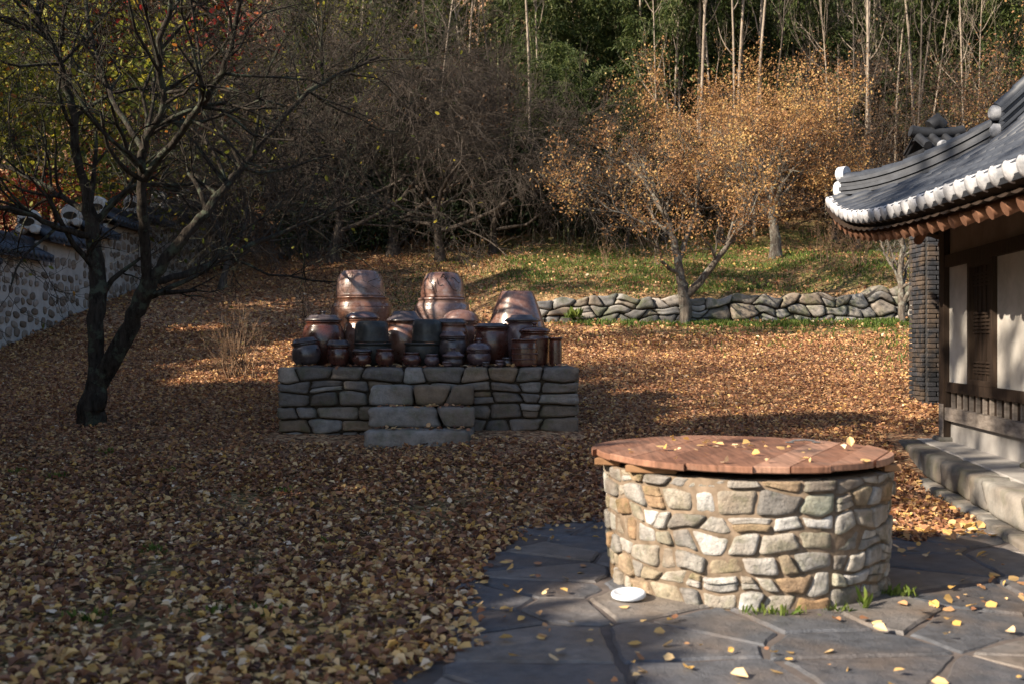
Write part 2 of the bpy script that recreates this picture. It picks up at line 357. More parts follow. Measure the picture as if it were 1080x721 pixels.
# ground: leaf litter, with turf where the 'grass' attribute says so
def m_ground():
    m, t, o = nodes('leaf_litter_ground'); tc = t.nodes.new('ShaderNodeTexCoord')
    v = t.nodes.new('ShaderNodeTexVoronoi'); v.inputs['Scale'].default_value = 24; v.inputs['Randomness'].default_value = 1
    t.links.new(tc.outputs['Object'], v.inputs[0])
    sp = t.nodes.new('ShaderNodeSeparateColor'); t.links.new(v.outputs['Color'], sp.inputs[0])
    lit = ramp(t, sp.outputs[0], [(0, (.07, .04, .025)), (.3, (.26, .135, .075)), (.6, (.45, .245, .135)), (.85, (.58, .35, .19)), (1, (.64, .46, .27))])
    n = noise(t, 1.4, 5, rough=.65); lit = mix(t, 1., lit, ramp(t, n, [(.3, (.6,) * 3), (.7, (1.1,) * 3)]), 'MULTIPLY')
    g = ramp(t, noise(t, 22, 5, rough=.7), [(.3, (.035, .055, .014)), (.7, (.13, .17, .045))])
    gm = t.nodes.new('ShaderNodeMath'); gm.operation = 'MULTIPLY'; t.links.new(attr(t, 'grass'), gm.inputs[0])
    t.links.new(ramp(t, noise(t, 1.1, 6, rough=.7), [(.36, (.15,) * 3), (.55, (1,) * 3)]), gm.inputs[1])
    c = mix(t, gm.outputs[0], lit, g); soil = (.05, .033, .022)
    c = mix(t, ramp(t, noise(t, 5, 4), [(.6, (0,) * 3), (.75, (.7,) * 3)]), c, soil)
    principled(t, o, c, .9, bump(t, v.outputs['Distance'], .8, .03), .2); return m
M['ground'] = m_ground()

# ------------------------------------------------------------------ ground sheet
def axis(parts):
    o = []
    for a, b, s in parts: o += list(np.arange(a, b, s))
    return np.array(o + [parts[-1][1]])
gx = axis([(-120, -24, 6), (-24, -12, .8), (-12, 12, .22), (12, 26, .8), (26, 120, 6)])
gy = axis([(-30, 3, 1.5), (3, 20, .2), (20, 36, .12), (36, 50, .7), (50, 120, 4)])
GX, GY = np.meshgrid(gx, gy); GZ = ground(GX, GY)
GZ = GZ + .5 * np.where(GY > 36, vnoise(np.stack([GX * .3, GY * .3, 0 * GX], -1).reshape(-1, 3)).reshape(GX.shape), 0)
# the paved court lies a little above the soil: sink the soil under it
def in_court(x, y):
    """positive inside the paved area"""
    xl = np.interp(y, [3, 4.5, 5.1, 5.8, 7.06, 8.0, 8.6], [-1.2, -.6, -.22, -.35, -.25, .0, .35])
    yt = np.interp(x, [-1, 0, 1, 2.4, 3, 3.6, 4.5], [7.6, 8.3, 8.65, 8.6, 7.6, 8.5, 8.6])
    return np.minimum(x - xl, yt - y)
GZ = GZ - .05 * sstep(in_court(GX, GY), .05, .3) * (GX < 5)
mb = MB(); ny, nx = GX.shape; i = np.arange(ny - 1)[:, None] * nx; j = np.arange(nx - 1)[None]
mb.add(np.stack([GX, GY, GZ], -1), np.stack([i + j, i + j + 1, i + nx + j + 1, i + nx + j], -1).reshape(-1, 4), 0, .5)
def grass_w(x, y):
    g = .74 * sstep(y, 24.3, 24.8) * sstep(x, -2.5, 1.) * (1 - sstep(y, 34, 37))
    g = np.maximum(g, .5 * sstep(y, 18.5, 22.5) * sstep(x, .0, 5) * (y < 24.3))
    g = np.maximum(g, .7 * sstep(y, 23.0, 23.6) * sstep(x, .5, 3) * (y < 24.3))
    g = np.maximum(g, .45 * sstep(y, 13, 16) * sstep(x, 5, 7.5) * (y < 24.3))
    g = np.maximum(g, .5 * (1 - sstep(y, 9, 13)) * (1 - sstep(x, -1, 1)))
    g = np.maximum(g, .35 * sstep(y, 22, 25) * sstep(x, -5, -2) * (y < 34))
    return g
land = mb.build('ground', M['ground']); struct(land, 'sloping garden ground under a litter of brown autumn leaves')
a = land.data.attributes.new('grass', 'FLOAT', 'POINT'); a.data.foreach_set('value', grass_w(GX, GY).ravel().astype(np.float32))

# ------------------------------------------------------------------ paved court of slate flagstones
rng = random.Random(3); mb = MB()
seeds = []
for r in range(15):
    for c in range(9):
        seeds.append((-1.6 + (c + rng.uniform(0, 1) * (r % 2) * .8) * .82 + rng.uniform(-.34, .34), 3.0 + r * .40 + rng.uniform(-.19, .19)))
for k, s in enumerate(seeds):
    if in_court(np.array(s[0]), np.array(s[1])) < -.02 or s[0] > 4.6: continue
    poly = [(s[0] - 1.3, s[1] - 1), (s[0] + 1.3, s[1] - 1), (s[0] + 1.3, s[1] + 1), (s[0] - 1.3, s[1] + 1)]
    for q in seeds:
        if q is s or abs(q[0] - s[0]) > 3 or abs(q[1] - s[1]) > 1.5: continue
        dx, dy = q[0] - s[0], (q[1] - s[1]); l = math.hypot(dx, dy); g = rng.uniform(.004, .014)
        poly = clip(poly, dx / l, dy / l, (dx * (s[0] + q[0]) / 2 + dy * (s[1] + q[1]) / 2) / l - g)
        if len(poly) < 3: break
    if len(poly) < 3: continue
    dense = []                                            # roughen the outline
    for a_, b_ in zip(poly, poly[1:] + poly[:1]):
        L = math.hypot(a_[0] - b_[0], a_[1] - b_[1]); m_ = max(1, int(L / .07))
        for t in range(m_): dense.append((a_[0] + (b_[0] - a_[0]) * t / m_, a_[1] + (b_[1] - a_[1]) * t / m_))
    D = np.array(dense); nn = fnoise(np.c_[D * 7, np.full(len(D), k)], 4, 2); D = D + (np.array(s) - D) * (.03 + .05 * nn)[:, None]
    tx, ty, h0 = rng.uniform(-.008, .008), rng.uniform(-.008, .008), .020 + rng.uniform(-.005, .005)
    mb_prism(mb, D, -.03, h0, .012, 0, rng.random(), lambda V: np.c_[V[:, :2], V[:, 2] + (V[:, 0] - s[0]) * tx + (V[:, 1] - s[1]) * ty])
pav = mb.build('paving', M['flag']); struct(pav, 'dark slate flagstones laid around the well')
mb = MB(); xs = np.linspace(-1, 4.5, 60); ys = np.linspace(3, 8.8, 60); X, Y = np.meshgrid(xs, ys)
ins = in_court(X, Y); Z = np.where(ins > -.05, .006, -.12) + .005 * fnoise(np.stack([X * 4, Y * 4, 0 * X], -1).reshape(-1, 3), 8, 2).reshape(X.shape)
i = np.arange(59)[:, None] * 60; j = np.arange(59)[None]
mb.add(np.stack([X, Y, Z], -1), np.stack([i + j, i + j + 1, i + 61, i + j + 60], -1).reshape(-1, 4) if False else np.stack([i + j, i + j + 1, i + j + 61, i + j + 60], -1).reshape(-1, 4), 0, .5)
struct(mb.build('paving_bed', M['joint']), 'pinkish mortar between the flagstones')

# ------------------------------------------------------------------ retaining wall of field stones
def plane_map(x0, y0, dx, dy, z0f):
    """strip starting at (x0, y0) running along (dx, dy); depth goes away from the viewer"""
    l = math.hypot(dx, dy); dx /= l; dy /= l
    def f(u, v, d):
        x = x0 + dx * u; y = y0 + dy * u
        z = z0f(x, y) + v
        return np.stack([x + dy * d * 1.0, y - dx * d * 1.0, z], -1)
    return f
rw = thing('retaining_wall', 'long low dry stone retaining wall holding the grassy bank', 'wall', (0, 0, 0))
rng = random.Random(11); mb = MB()
hf = lambda u: np.interp(u, [0, 1, 4, 7.6, 8.4, 9.2, 12], [.75, 1, 1, 1.05, 1.3, 1.55, 1.6]) * (1 + .06 * np.sin(u * 4.1) + .05 * np.sin(u * 9.3 + 1))
f0 = plane_map(.45, 23.85, 1, .02, lambda x, y: ground(x, y * 0 + 23.7) - .06)
masonry(mb, 12, .72, .24, .42, f0, rng, .02, .5, 6, 8, .8, .25, lump=.085, hfun=hf, slant=.5, proud=.10)
mb.build('stones', M['ret'], rw)
mb = MB(); U = np.linspace(.05, 11.9, 60); top = .66 * hf(U)
P = np.concatenate([f0(U, 0 * U - .2, 0 * U - .12), f0(U, top, 0 * U - .12), f0(U, top, 0 * U - .45)]); i = np.arange(59)[:, None]
mb.add(P, np.concatenate([np.c_[i, i + 1, i + 61, i + 60], np.c_[i + 60, i + 61, i + 121, i + 120]]), 0, .5); mb.build('core', M['gap'], rw)

# ------------------------------------------------------------------ jar platform with its steps
PX0, PX1, PY0, PY1, PZ = -2.88, .82, 12.5, 15.3, 1.20
plat = thing('jar_terrace', 'square dry stone terrace carrying the earthenware jars, stone steps in front', 'platform', (-1.03, 13.9, .4))
def kid(o, p):
    """parent without moving (the parent is an unrotated Empty)"""
    o.parent = p; o.location = -Vector(p.location); return o
rng = random.Random(21); mb = MB(); W = PX1 - PX0; D = PY1 - PY0; zb = .26
tn = lambda r, i: r.random()
masonry(mb, W, PZ - zb, .155, .36, lambda u, v, d: np.stack([PX0 + u, PY0 - d * 1. - 0 * u + 0, zb + v], -1) * np.array([1, 1, 1]) + np.stack([0 * u, 2 * d, 0 * u], -1) * 0, rng, .016, .3, 8, 8, .42, .16, lump=.075, slant=.22, proud=.05)
for (xx, sg) in ((PX0, 1), (PX1, -1)):
    masonry(mb, D, PZ - zb - .01, .17, .36, lambda u, v, d: np.stack([xx - sg * d, PY0 + .15 + u, zb + v], -1), rng, .012, .3, 4, 8, .4, .12, lump=.06, proud=.03)
kid(mb.build('stones', M['plat']), plat)
mb = MB(); box(mb, ((PX0 + PX1) / 2, (PY0 + PY1) / 2 + .03, (PZ + zb) / 2 - .03), (W - .1, D - .06, PZ - zb), bev=.01); kid(mb.build('earth_core', M['gap']), plat)
for k, (u0, u1, ztop, yf, st) in enumerate([(389, 500, .985, 12.18, .45), (387, 501, .74, 11.93, .6), (383, 496, .50, 11.66, .7)]):
    y = yf; x0, x1 = (u0 - 540) / 1080 * y, (u1 - 540) / 1080 * y; mb = MB()
    masonry(mb, x1 - x0, .25, .25, st, lambda u, v, d: np.stack([x0 + u, yf - d, ztop - .245 + v], -1), rng, .012, .36, 6, 8, .2, 0, lump=.06)
    if k > 0: box(mb, ((x0 + x1) / 2, yf + .3, ztop - .33), (x1 - x0 - .05, .5, .16), mat=0, tone=.4, bev=.02)
    kid(mb.build('step', [M['plat']]), plat)

# ------------------------------------------------------------------ jars
def body_prof(h, rb, rm, rt, zm=.6, lip=.015, neck=.0):
    """closed foot, swelling belly, rolled lip"""
    P = [(0.001, 0.0), (rb * .96, 0), (rb, .012)]
    for t in np.linspace(.06, 1, 12):
        z = t * (h - .03)
        if t < zm: q = t / zm; r = rb + (rm - rb) * math.sin(q * math.pi / 2) ** .9
        else: q = (t - zm) / (1 - zm); r = rt + (rm - rt) * math.cos(q * math.pi / 2) ** .62
        P.append((r, z))
    P += [(rt + lip, h - .026), (rt + lip * 1.25, h - .012), (rt + lip, h), (rt - .006, h), (rt - .018, h - .02), (rt * .9, h - .1), (0.001, h - .12)]
    return P
def lid_prof(r, h, z, kind='dome', knob=True):
    if kind == 'flat':
        P = [(0.001, z - .004), (r * 1.0, z - .004), (r * 1.05, z), (r * 1.05, z + h * .28), (r * .92, z + h * .45), (r * .86, z + h * .8), (r * .8, z + h), (0.001, z + h)]
    elif kind == 'brim':
        P = [(0.001, z), (r * 1.12, z - .006), (r * 1.16, z + .006), (r * 1.1, z + .022), (r * .8, z + h * .6), (r * .72, z + h * .92), (r * .62, z + h), (0.001, z + h)]
    else:
        P = [(0.001, z), (r * 1.06, z), (r * 1.08, z + .014), (r * 1.03, z + .03)] + [(r * math.cos(a), z + .03 + (h - .03) * math.sin(a)) for a in np.linspace(.25, 1.35, 7)] + [(0.001, z + h)]
    if knob:
        P = P[:-1] + [(.035, z + h), (.022, z + h + .012), (.024, z + h + .024), (.04, z + h + .034), (.036, z + h + .05), (.001, z + h + .054)]
    return P
def ear(mb, r, z, ang, s=.05):
    c, n = math.cos(ang), math.sin(ang); P = []
    for t in np.linspace(0, math.pi, 9): P.append(((r - .012 + math.sin(t) * s * .6) * c - math.cos(t) * s * n, (r - .012 + math.sin(t) * s * .6) * n + math.cos(t) * s * c, z + .0 * t))
    tube(mb, P, .012, 7)
def jar(label, u, y, dims, mat, lid=None, lidmat=None, z=None, tilt=(0, 0), ears=None, name='jar', cat='jar', rz=0, bands=0, group='earthenware jars on the terrace', knobpart=False):
    """dims = height, foot radius, belly radius, mouth radius, belly position"""
    h, rb, rm, rt, zm = dims
    if 13.15 < y < 14: h *= 1.13; rb *= 1.08; rm *= 1.09; rt *= 1.09
    x = (u - 540) / 1080 * y; zz = PZ + .004 if z is None else z
    t = thing(name, label, cat, (x, y, zz), rz, group); t.rotation_euler = (tilt[0], tilt[1], rz)
    mb = MB(); P = body_prof(h, rb, rm, rt, zm)
    lathe(mb, P, 44)
    if bands:
        for q in np.linspace(.25, .85, bands):
            r = np.interp(q * h, [p[1] for p in P[2:15]], [p[0] for p in P[2:15]]); a = np.linspace(0, 2 * np.pi, 40); tube(mb, np.c_[r * np.cos(a), r * np.sin(a), 0 * a + q * h], .007, 5, cap=False)
    mb.build('body', M[mat], t)
    if ears:
        zq, angs = ears
        r = np.interp(zq * h, [p[1] for p in P[2:15]], [p[0] for p in P[2:15]])
        for a in angs: mb = MB(); ear(mb, r, zq * h, a, .045); mb.build('handle', M[mat], t)
    if lid:
        mb = MB(); lathe(mb, lid_prof(rt + .02, lid[1], h, lid[0], lid[2]), 40)
        mb.build('lid', M[lidmat or mat], t)
    return t
def pot(label, u, y, zc, prof, mat, seg=44, ears=None, name='inverted_pot', cat='pot', extra=None, group='earthenware jars on the terrace', parent_mb=None):
    """a pot standing upside down: outer profile given from the mouth up"""
    x = (u - 540) / 1080 * y; t = thing(name, label, cat, (x, y, zc), 0, group)
    mb = MB(); P = [(prof[0][0] - .025, .03), (prof[0][0] - .02, 0)] + prof + [(0.001, prof[-1][1] - .004)]
    lathe(mb, P, seg); mb.build('body', M[mat], t)
    if ears:
        for (zq, r, a) in ears: mb = MB(); ear(mb, r, zq, a, .05); mb.build('handle', M[mat], t)
    return t
A90 = math.pi / 2
# back row
jar('big broad-shouldered brown jar at the back left, under an upturned pot', 382, 14.35, (.92, .25, .43, .36, .82), 'g_brown', bands=2)
pot('upturned grey-brown pot with an ear handle, capping the big jar at back left', 380, 14.35, PZ + .925,
    [(.338, 0), (.350, .012), (.343, .03), (.342, .05), (.343, .12), (.335, .19), (.315, .26), (.285, .32), (.262, .35), (.24, .362)], 'g_pale', ears=[(.22, .31, math.pi)])
jar('big round brown jar at the back middle, under a scratched upturned pot', 466, 14.3, (.90, .24, .395, .32, .82), 'g_pale', bands=1)
p2 = pot('upturned light brown pot with dark twig-like scratches, capping the back middle jar', 467, 14.3, PZ + .905,
    [(.302, 0), (.314, .012), (.307, .03), (.309, .06), (.306, .13), (.288, .22), (.262, .28), (.225, .335), (.195, .355)], 'g_red', ears=[(.24, .255, -.15)])
mb = MB(); rs = np.random.RandomState(4)
for k in range(7):                                                    # the dark wiry scrawl on its front
    a0, z0 = -A90 + rs.uniform(-.5, .5), rs.uniform(.2, .3); da, dz = rs.uniform(-.6, .6), rs.uniform(-.14, .02); Q = []
    for t in np.linspace(0, 1, 10):
        z = z0 + dz * t + .03 * math.sin(t * 6 + k); a_ = a0 + da * t; r = np.interp(z, [0, .06, .13, .22, .29, .345], [.305, .310, .307, .289, .257, .22]) + .004; Q.append((r * math.cos(a_), r * math.sin(a_), z))
    tube(mb, Q, .0035, 4)
mb.build('scratch_marks', M['gap'], p2)
pot('tall upturned conical red-brown jar at the back right', 545, 13.95, PZ + .004,
    [(.38, 0), (.395, .02), (.425, .1), (.43, .22), (.422, .34), (.395, .48), (.352, .62), (.298, .78), (.235, .94), (.218, .975), (.20, .98)], 'g_red', name='inverted_jar', cat='jar')
# middle row
jar('glossy maroon jar with a flat grey lid at the left end', 341, 13.25, (.50, .16, .255, .19, .55), 'g_maroon', ('flat', .075, True), 'g_dark')
jar('brown jar with a shallow bowl lid behind the left black stacked pots', 382, 13.5, (.53, .15, .235, .18, .6), 'g_brown', ('dome', .10, False), 'g_purple')
jar('pale glossy brown jar with dark brimmed lid between the black stacks', 427, 13.45, (.50, .15, .25, .18, .6), 'g_brown', ('brim', .13, False), 'g_dark')
jar('rounded brown jar with a reddish dome lid, right of the black stacks', 486, 13.75, (.50, .16, .24, .20, .6), 'g_brown', ('dome', .17, False), 'g_red')
jar('light brown flat-lidded jar with two ear handles behind the tall dark jar', 476, 13.2, (.47, .13, .205, .165, .62), 'g_brown', ('flat', .06, False), 'g_dark', ears=(.8, (-A90 - .5, -A90 + .9)))
jar('half red half dark jar under a flat charcoal lid, left of the conical jar', 519, 13.3, (.43, .15, .225, .19, .58), 'g_maroon', ('flat', .05, False), 'g_dark')
jar('purple-grey shiny jar with a wide dark brim lid before the conical jar', 551, 13.35, (.50, .15, .235, .17, .6), 'g_purple', ('brim', .08, False), 'g_dark')
# front row
jar('squat black jar leaning left at the front left corner', 325, 12.78, (.27, .12, .18, .14, .5), 'g_dark', ('flat', .06, False), 'g_dark', tilt=(0, -.16), z=PZ + .02)
jar('small dark maroon lidded jar, second from the left in front', 357, 12.8, (.25, .10, .142, .12, .55), 'g_maroon', ('flat', .07, False), 'g_dark')
for (u, dx, side) in ((393.0, 0, 'left'), (446.5, 0, 'right')):
    jar('lower wide black-green clay steamer of the %s stack' % side, u, 13.0, (.285, .17, .235, .222, .75), 'g_black', group='black clay steamers')
    pot('upturned black-green clay steamer topping the %s stack' % side, u - (1 if side == 'left' else -4), 13.0, PZ + .292,
        [(.215, 0), (.222, .01), (.215, .028), (.214, .1), (.21, .18), (.2, .235), (.18, .262), (.15, .27)] if side == 'left' else [(.19, 0), (.197, .01), (.19, .028), (.19, .12), (.186, .21), (.176, .265), (.15, .288), (.12, .292)], 'g_black', name='clay_steamer', group='black clay steamers')
jar('small dark round jar with a lid in front of the left black stack', 382, 12.72, (.17, .07, .118, .095, .5), 'g_maroon', ('dome', .045, False), 'g_dark')
jar('small open-mouthed maroon jar with a pale rim', 406, 12.7, (.215, .075, .12, .088, .48), 'g_maroon')
jar('small round maroon pot in front of the right black stack', 434, 12.7, (.17, .07, .125, .08, .5), 'g_maroon', name='small_pot')
jar('tiny round dark pot just right of the small maroon pot', 455.5, 12.7, (.15, .055, .095, .06, .5), 'g_purple', name='small_pot')
jar('tall dark jar with a shiny lid and front loop handle, centre right', 477.5, 12.95, (.36, .12, .175, .145, .6), 'g_dark', ('flat', .065, False), 'g_purple', ears=(.88, (-A90 - .05,)))
jar('small dark lidded pot with a domed knob standing before the tall dark jar', 478, 12.68, (.12, .075, .115, .10, .5), 'g_dark', ('brim', .06, True), 'g_purple', name='small_pot')
jar('tiny flat grey-maroon saucer pot at the very front edge', 472, 12.6, (.06, .045, .062, .05, .5), 'g_purple', name='small_pot')
jar('purple-brown jar with a domed lid and knob, front right of centre', 505, 12.85, (.19, .09, .155, .13, .55), 'g_purple', ('dome', .10, True), 'g_purple')
jar('tiny dark cup on the terrace edge below the domed purple lid', 512, 12.62, (.055, .03, .045, .035, .5), 'g_dark', name='small_pot')
jar('tiny grey pot left of the banded cylinder jar', 527, 12.66, (.075, .04, .055, .04, .5), 'g_purple', name='small_pot')
jar('tiny squat dark pot touching the banded cylinder jar', 535, 12.75, (.105, .045, .062, .045, .5), 'g_dark', name='small_pot')
jar('red-brown cylinder jar with raised bands near the right corner', 553, 12.75, (.335, .155, .165, .15, .7), 'g_maroon', bands=4, ears=(.45, (-A90 + 1.2,)))
jar('taller square-shouldered maroon jar with a knobbed lid behind the banded one', 564, 13.1, (.42, .18, .20, .17, .85), 'g_maroon', ('dome', .07, True), 'g_maroon')
jar('narrow upright dark pipe-shaped jar at the right corner', 586, 12.95, (.355, .078, .082, .075, .6), 'g_maroon', name='cylinder_jar')

# ------------------------------------------------------------------ the well
WX, WY, WR = 1.475, 6.5, .895
well = thing('well', 'round stone well of pale and rusty fieldstones set in brown mortar', 'well', (WX, WY, 0))
rng = random.Random(5); mb = MB(); Lw = 2 * math.pi * WR
def wmap(u, v, d):
    a = u / WR - 1.2; r = WR - .045 * (1 - v / .75) + d; return np.stack([r * np.cos(a), r * np.sin(a), v + 0 * u], -1)
masonry(mb, Lw, .745, .106, .165, wmap, rng, .018, .16, 8, 10, .6, .14, lump=.055, slant=.34, proud=.034)
mb.build('stones', M['well'], well)
mb = MB(); P = []
lathe(mb, [(WR - .07, -.03), (WR - .062, .1), (WR - .036, .4), (WR - .018, .735), (WR - .2, .74), (WR - .2, .2)], 96, f=lambda V: V * (1 + .007 * fnoise(V * 14, 3, 3))[:, None])
mb.build('mortar', M['mortar'], well)
lid = thing('well_cover', 'round red-brown board cover lying on the well, strewn with yellow leaves', 'cover', (WX - .035, WY, .785))
RL = .925; mb = MB(); rng = random.Random(8); ang = R(-28); ca, sa = math.cos(ang), math.sin(ang)
circ = [(RL * math.cos(t), RL * math.sin(t)) for t in np.linspace(0, 2 * math.pi, 120, endpoint=False)]
wb = .185; k0 = -6
for k in range(k0, 7):
    a0, a1 = k * wb - .05, (k + 1) * wb - .05 - .005
    poly = clip(clip(circ, -ca, -sa, -a0), ca, sa, a1)
    if len(poly) < 3: continue
    tl = .055; h = rng.uniform(-.004, .004)
    P = np.array(poly); rr_ = 1 + rng.uniform(-.022, .010); P = P * rr_
    mb_prism(mb, P, 0, .040, .006, 0, rng.random(), lambda V: np.c_[V[:, :2], V[:, 2] + h + ((V[:, 0] * ca + V[:, 1] * sa) - (a0 + a1) / 2) * -tl * .35])
mb.build('boards', M['lid'], lid)
for (xx, yy, lx, ly) in ((-.62, -.52, .3, .1), (-.83, -.12, .16, .14), (.78, -.35, .1, .3), (-.2, .3, .1, 1.1), (.3, .3, .1, 1.1)):
    mb = MB(); box(mb, (xx, yy, -.022), (lx, ly, .042), rz=R(-20 if xx < 0 else 5), bev=.005); mb.build('support_beam', M['lidbeam'], lid)
mb = MB(); hx, hy = .50, .36
tube(mb, [(hx - .08, hy, .045), (hx - .05, hy, .058), (hx + .02, hy, .062), (hx + .08, hy + .01, .056), (hx + .1, hy + .01, .045)], .007, 6); box(mb, (hx - .08, hy, .046), (.05, .04, .006), bev=.002); box(mb, (hx + .1, hy + .01, .046), (.05, .04, .006), bev=.002)
mb.build('handle', M['metal'], lid)
# white dish on the paving
p = at(663, 636); d = thing('enamel_lid', 'flat round white lid lying on the flagstones left of the well foot', 'lid', (p.x, p.y, .036)); d.rotation_euler = (R(3), R(-2), 0)
mb = MB(); lathe(mb, [(0.001, 0), (.085, 0), (.098, .006), (.1, .02), (.097, .029), (.09, .033), (.082, .032), (.078, .028), (.04, .028), (0.001, .028)], 40); mb.build('disc', M['disc'], d)

# ------------------------------------------------------------------ hanok building on the right
Cx, Cy = 4.1, 13.4; n_ = math.hypot(.115, 1); ax, ay = -.115 / n_, -1 / n_; bx, by = 1 / n_, -.115 / n_
hal = thing('tiled_roof_house', 'old timber-framed house with white plaster panels and curved grey tiled roof', 'house', (0, 0, 0))
def RP(c, d, z): return np.stack(np.broadcast_arrays(Cx + ax * c + bx * d, Cy + ay * c + by * d, z), -1)
def rz_(c, d): return 2.83 + .56 * np.exp(-c / 1.25) * np.clip(1 - d / 3, 0, 1) - .030 * c + .42 * d + .09 * d * d + np.maximum(0, d - 1.6) * .25
def side(c, d, far):
    z = rz_(c, d); return RP(d, c, z) if far else RP(c, d, z)
DT = 3.0; HIP = 1.6; CLEN = 10.5
for far in (False, True):
    mb = MB(); mt = MB(); me_ = MB(); ms = MB(); mr = MB(); N = int(CLEN / .262) if not far else 12
    def dmax(c): return (min(c, HIP) if (far or c < HIP) else DT) if not (far and c > 3.2) else HIP
    # pans: a sheet per bay between rolls; soffit boards under it
    for k in range(N):
        c0, c1 = k * .262, (k + 1) * .262
        for t0, t1 in ((0, 1),):
            D0, D1 = max(dmax(c0 - 1e-6), .03), dmax(c1 - 1e-6); nd = 14; q = np.linspace(0, 1, nd)[:, None]; s_ = np.linspace(0, 1, 5)[None]
            cc = c0 + (c1 - c0) * s_ + 0 * q; dd = q * (D0 + (D1 - D0) * s_); P = side(cc, dd, far); P[..., 2] -= .02 * np.sin(np.pi * s_) + .006 * ((dd / .16) % 1)
            i = np.arange(nd - 1)[:, None] * 5; j = np.arange(4)[None]; F = np.stack([i + j, i + j + 1, i + j + 6, i + j + 5], -1).reshape(-1, 4)
            mb.add(P.reshape(-1, 3), F, 0, .5)
            P2 = P.copy(); P2[..., 2] -= .13; ms.add(P2.reshape(-1, 3), F, 0, .5)
        # eave board and pan lip
        e = side(np.linspace(c0, c1, 5), np.full(5, 0.), far); lo = e.copy(); lo[:, 2] -= .06
        e[:, 2] -= .02 * np.sin(np.pi * np.linspace(0, 1, 5)); F = np.array([[q, q + 1, q + 6, q + 5] for q in range(4)]); mb.add(np.concatenate([e, lo]), F, 0, .5)
        lo2 = lo.copy(); lo2[:, 2] -= .05; o_ = side(np.linspace(c0, c1, 5), np.full(5, .16), far); lo2[:, :2] = o_[:, :2]; ms.add(np.concatenate([lo, lo2]), F, 0, .5)
    for k in range(1, N):
        c = k * .262; dm = dmax(c)
        if dm < .12: continue
        nt_ = max(2, int(dm / .3)); dd = []; rr = []
        for q in range(nt_):
            for s_, r in ((.0, .078), (.93, .066)): dd.append((q + s_) / nt_ * dm); rr.append(r)
        dd = np.array(dd); P = side(c + 0 * dd, dd, far); P[:, 2] += .012; tube(mt, P, rr, 10)
        # lime end of the roll
        e = side(np.array([c, c]), np.array([-.03, .05]), far); ax_ = (e[0] - e[1]); ax_ /= np.linalg.norm(ax_)
        E = e[1] + np.outer(np.array([.0, .06, .078, .085]), ax_); E[:, 2] += .004; tube(me_, E, [.080, .084, .066, .02], 12); me_.build('eave_end_tile', M['limeend'], hal); me_ = MB()
        tip = MB()
    for k in range(0, int(N * .262 / .3)):
        c = .25 + k * .3
        dd = np.linspace(.07, min(1.5, max(.3, c if far or c < HIP else 1.5)), 6)
        P = side(c + 0 * dd, dd, far); P[:, 2] -= .245 + .0 * dd; tube(mr, P, np.linspace(.058, .062, 6), 10)
    mb.build('pan_tiles', M['tiledark'], hal); mt.build('roof_tiles', M['tile'], hal)
    ms.build('soffit', M['wood'], hal); mr.build('rafters', M['rafter'], hal)
# hip ridge, descending ridge, main ridge
def ridge(pts, layers=4, w_=.11, name='hip_ridge', lift=0.02):
    mb = MB(); P = np.array(pts, float)
    for k in range(layers):
        Q = P.copy(); Q[:, 2] += lift + k * .052; m_ = np.linspace(0, 1, len(P)); T = np.gradient(P, axis=0); T[:, 2] = 0; T /= np.linalg.norm(T, axis=1, keepdims=True); Nn = np.stack([-T[:, 1], T[:, 0], 0 * T[:, 0]], -1)
        ww = w_ * (1.12 if k % 2 else .92); V = np.concatenate([Q + Nn * ww, Q - Nn * ww, Q - Nn * ww + [0, 0, .045], Q + Nn * ww + [0, 0, .045]]); n = len(P); F = []
        for i in range(n - 1):
            for a_, b_ in ((0, 1), (1, 2), (2, 3), (3, 0)): F.append([a_ * n + i, a_ * n + i + 1, b_ * n + i + 1, b_ * n + i])
        F += [[0, n, 2 * n, 3 * n], [n - 1, 4 * n - 1, 3 * n - 1, 2 * n - 1]]; mb.add(V, np.array(F), 0, .5, smooth=False)
    Q = P.copy(); Q[:, 2] += lift + layers * .052; L = np.r_[0, np.cumsum(np.linalg.norm(np.diff(P, axis=0), axis=1))]
    n = max(3, int(L[-1] / .28)); ll = []; rr = []
    for q in range(n):
        for s_, r in ((0, .088), (.92, .074)): ll.append((q + s_) / n * L[-1]); rr.append(r)
    QQ = np.stack([np.interp(ll, L, Q[:, k]) for k in range(3)], -1); tube(mb, QQ, rr, 12); mb.build(name, M['tile'], hal)
cs = np.linspace(.2, HIP, 12); hp = RP(cs, cs, rz_(cs, cs)); ridge(hp)
ds = np.linspace(HIP, DT, 10); dp = RP(HIP + .05 + 0 * ds, ds, rz_(HIP + 0 * ds, ds) + .04); ridge(dp, 6, .13, 'descending_ridge')
cs = np.linspace(HIP, CLEN, 16); rp = RP(cs, DT + 0 * cs, rz_(cs, DT + 0 * cs) + .02 + .12 * ((cs - 6) / 5) ** 2); ridge(rp, 7, .15, 'main_ridge')
hp = RP(np.array([.2]), np.array([.2]), 0)[0]; z0 = float(rz_(.2, .2)); od = np.array([-bx - ax, -by - ay, 0]); od = od / np.linalg.norm(od); sd_ = np.array([-od[1], od[0], 0])
def endcap(center, o, r, mat, name, thick=.07):
    mb = MB(); C_ = np.array(center); tube(mb, [C_ - o * .04, C_ + o * thick, C_ + o * (thick + .03)], [r, r * 1.02, r * .6], 14); mb.build(name, M[mat], hal)
endcap((hp[0], hp[1], z0 + .30), od, .095, 'white', 'ridge_end_tile'); endcap((hp[0] + od[0] * .02, hp[1] + od[1] * .02, z0 + .10), od, .115, 'white', 'ridge_end_tile')
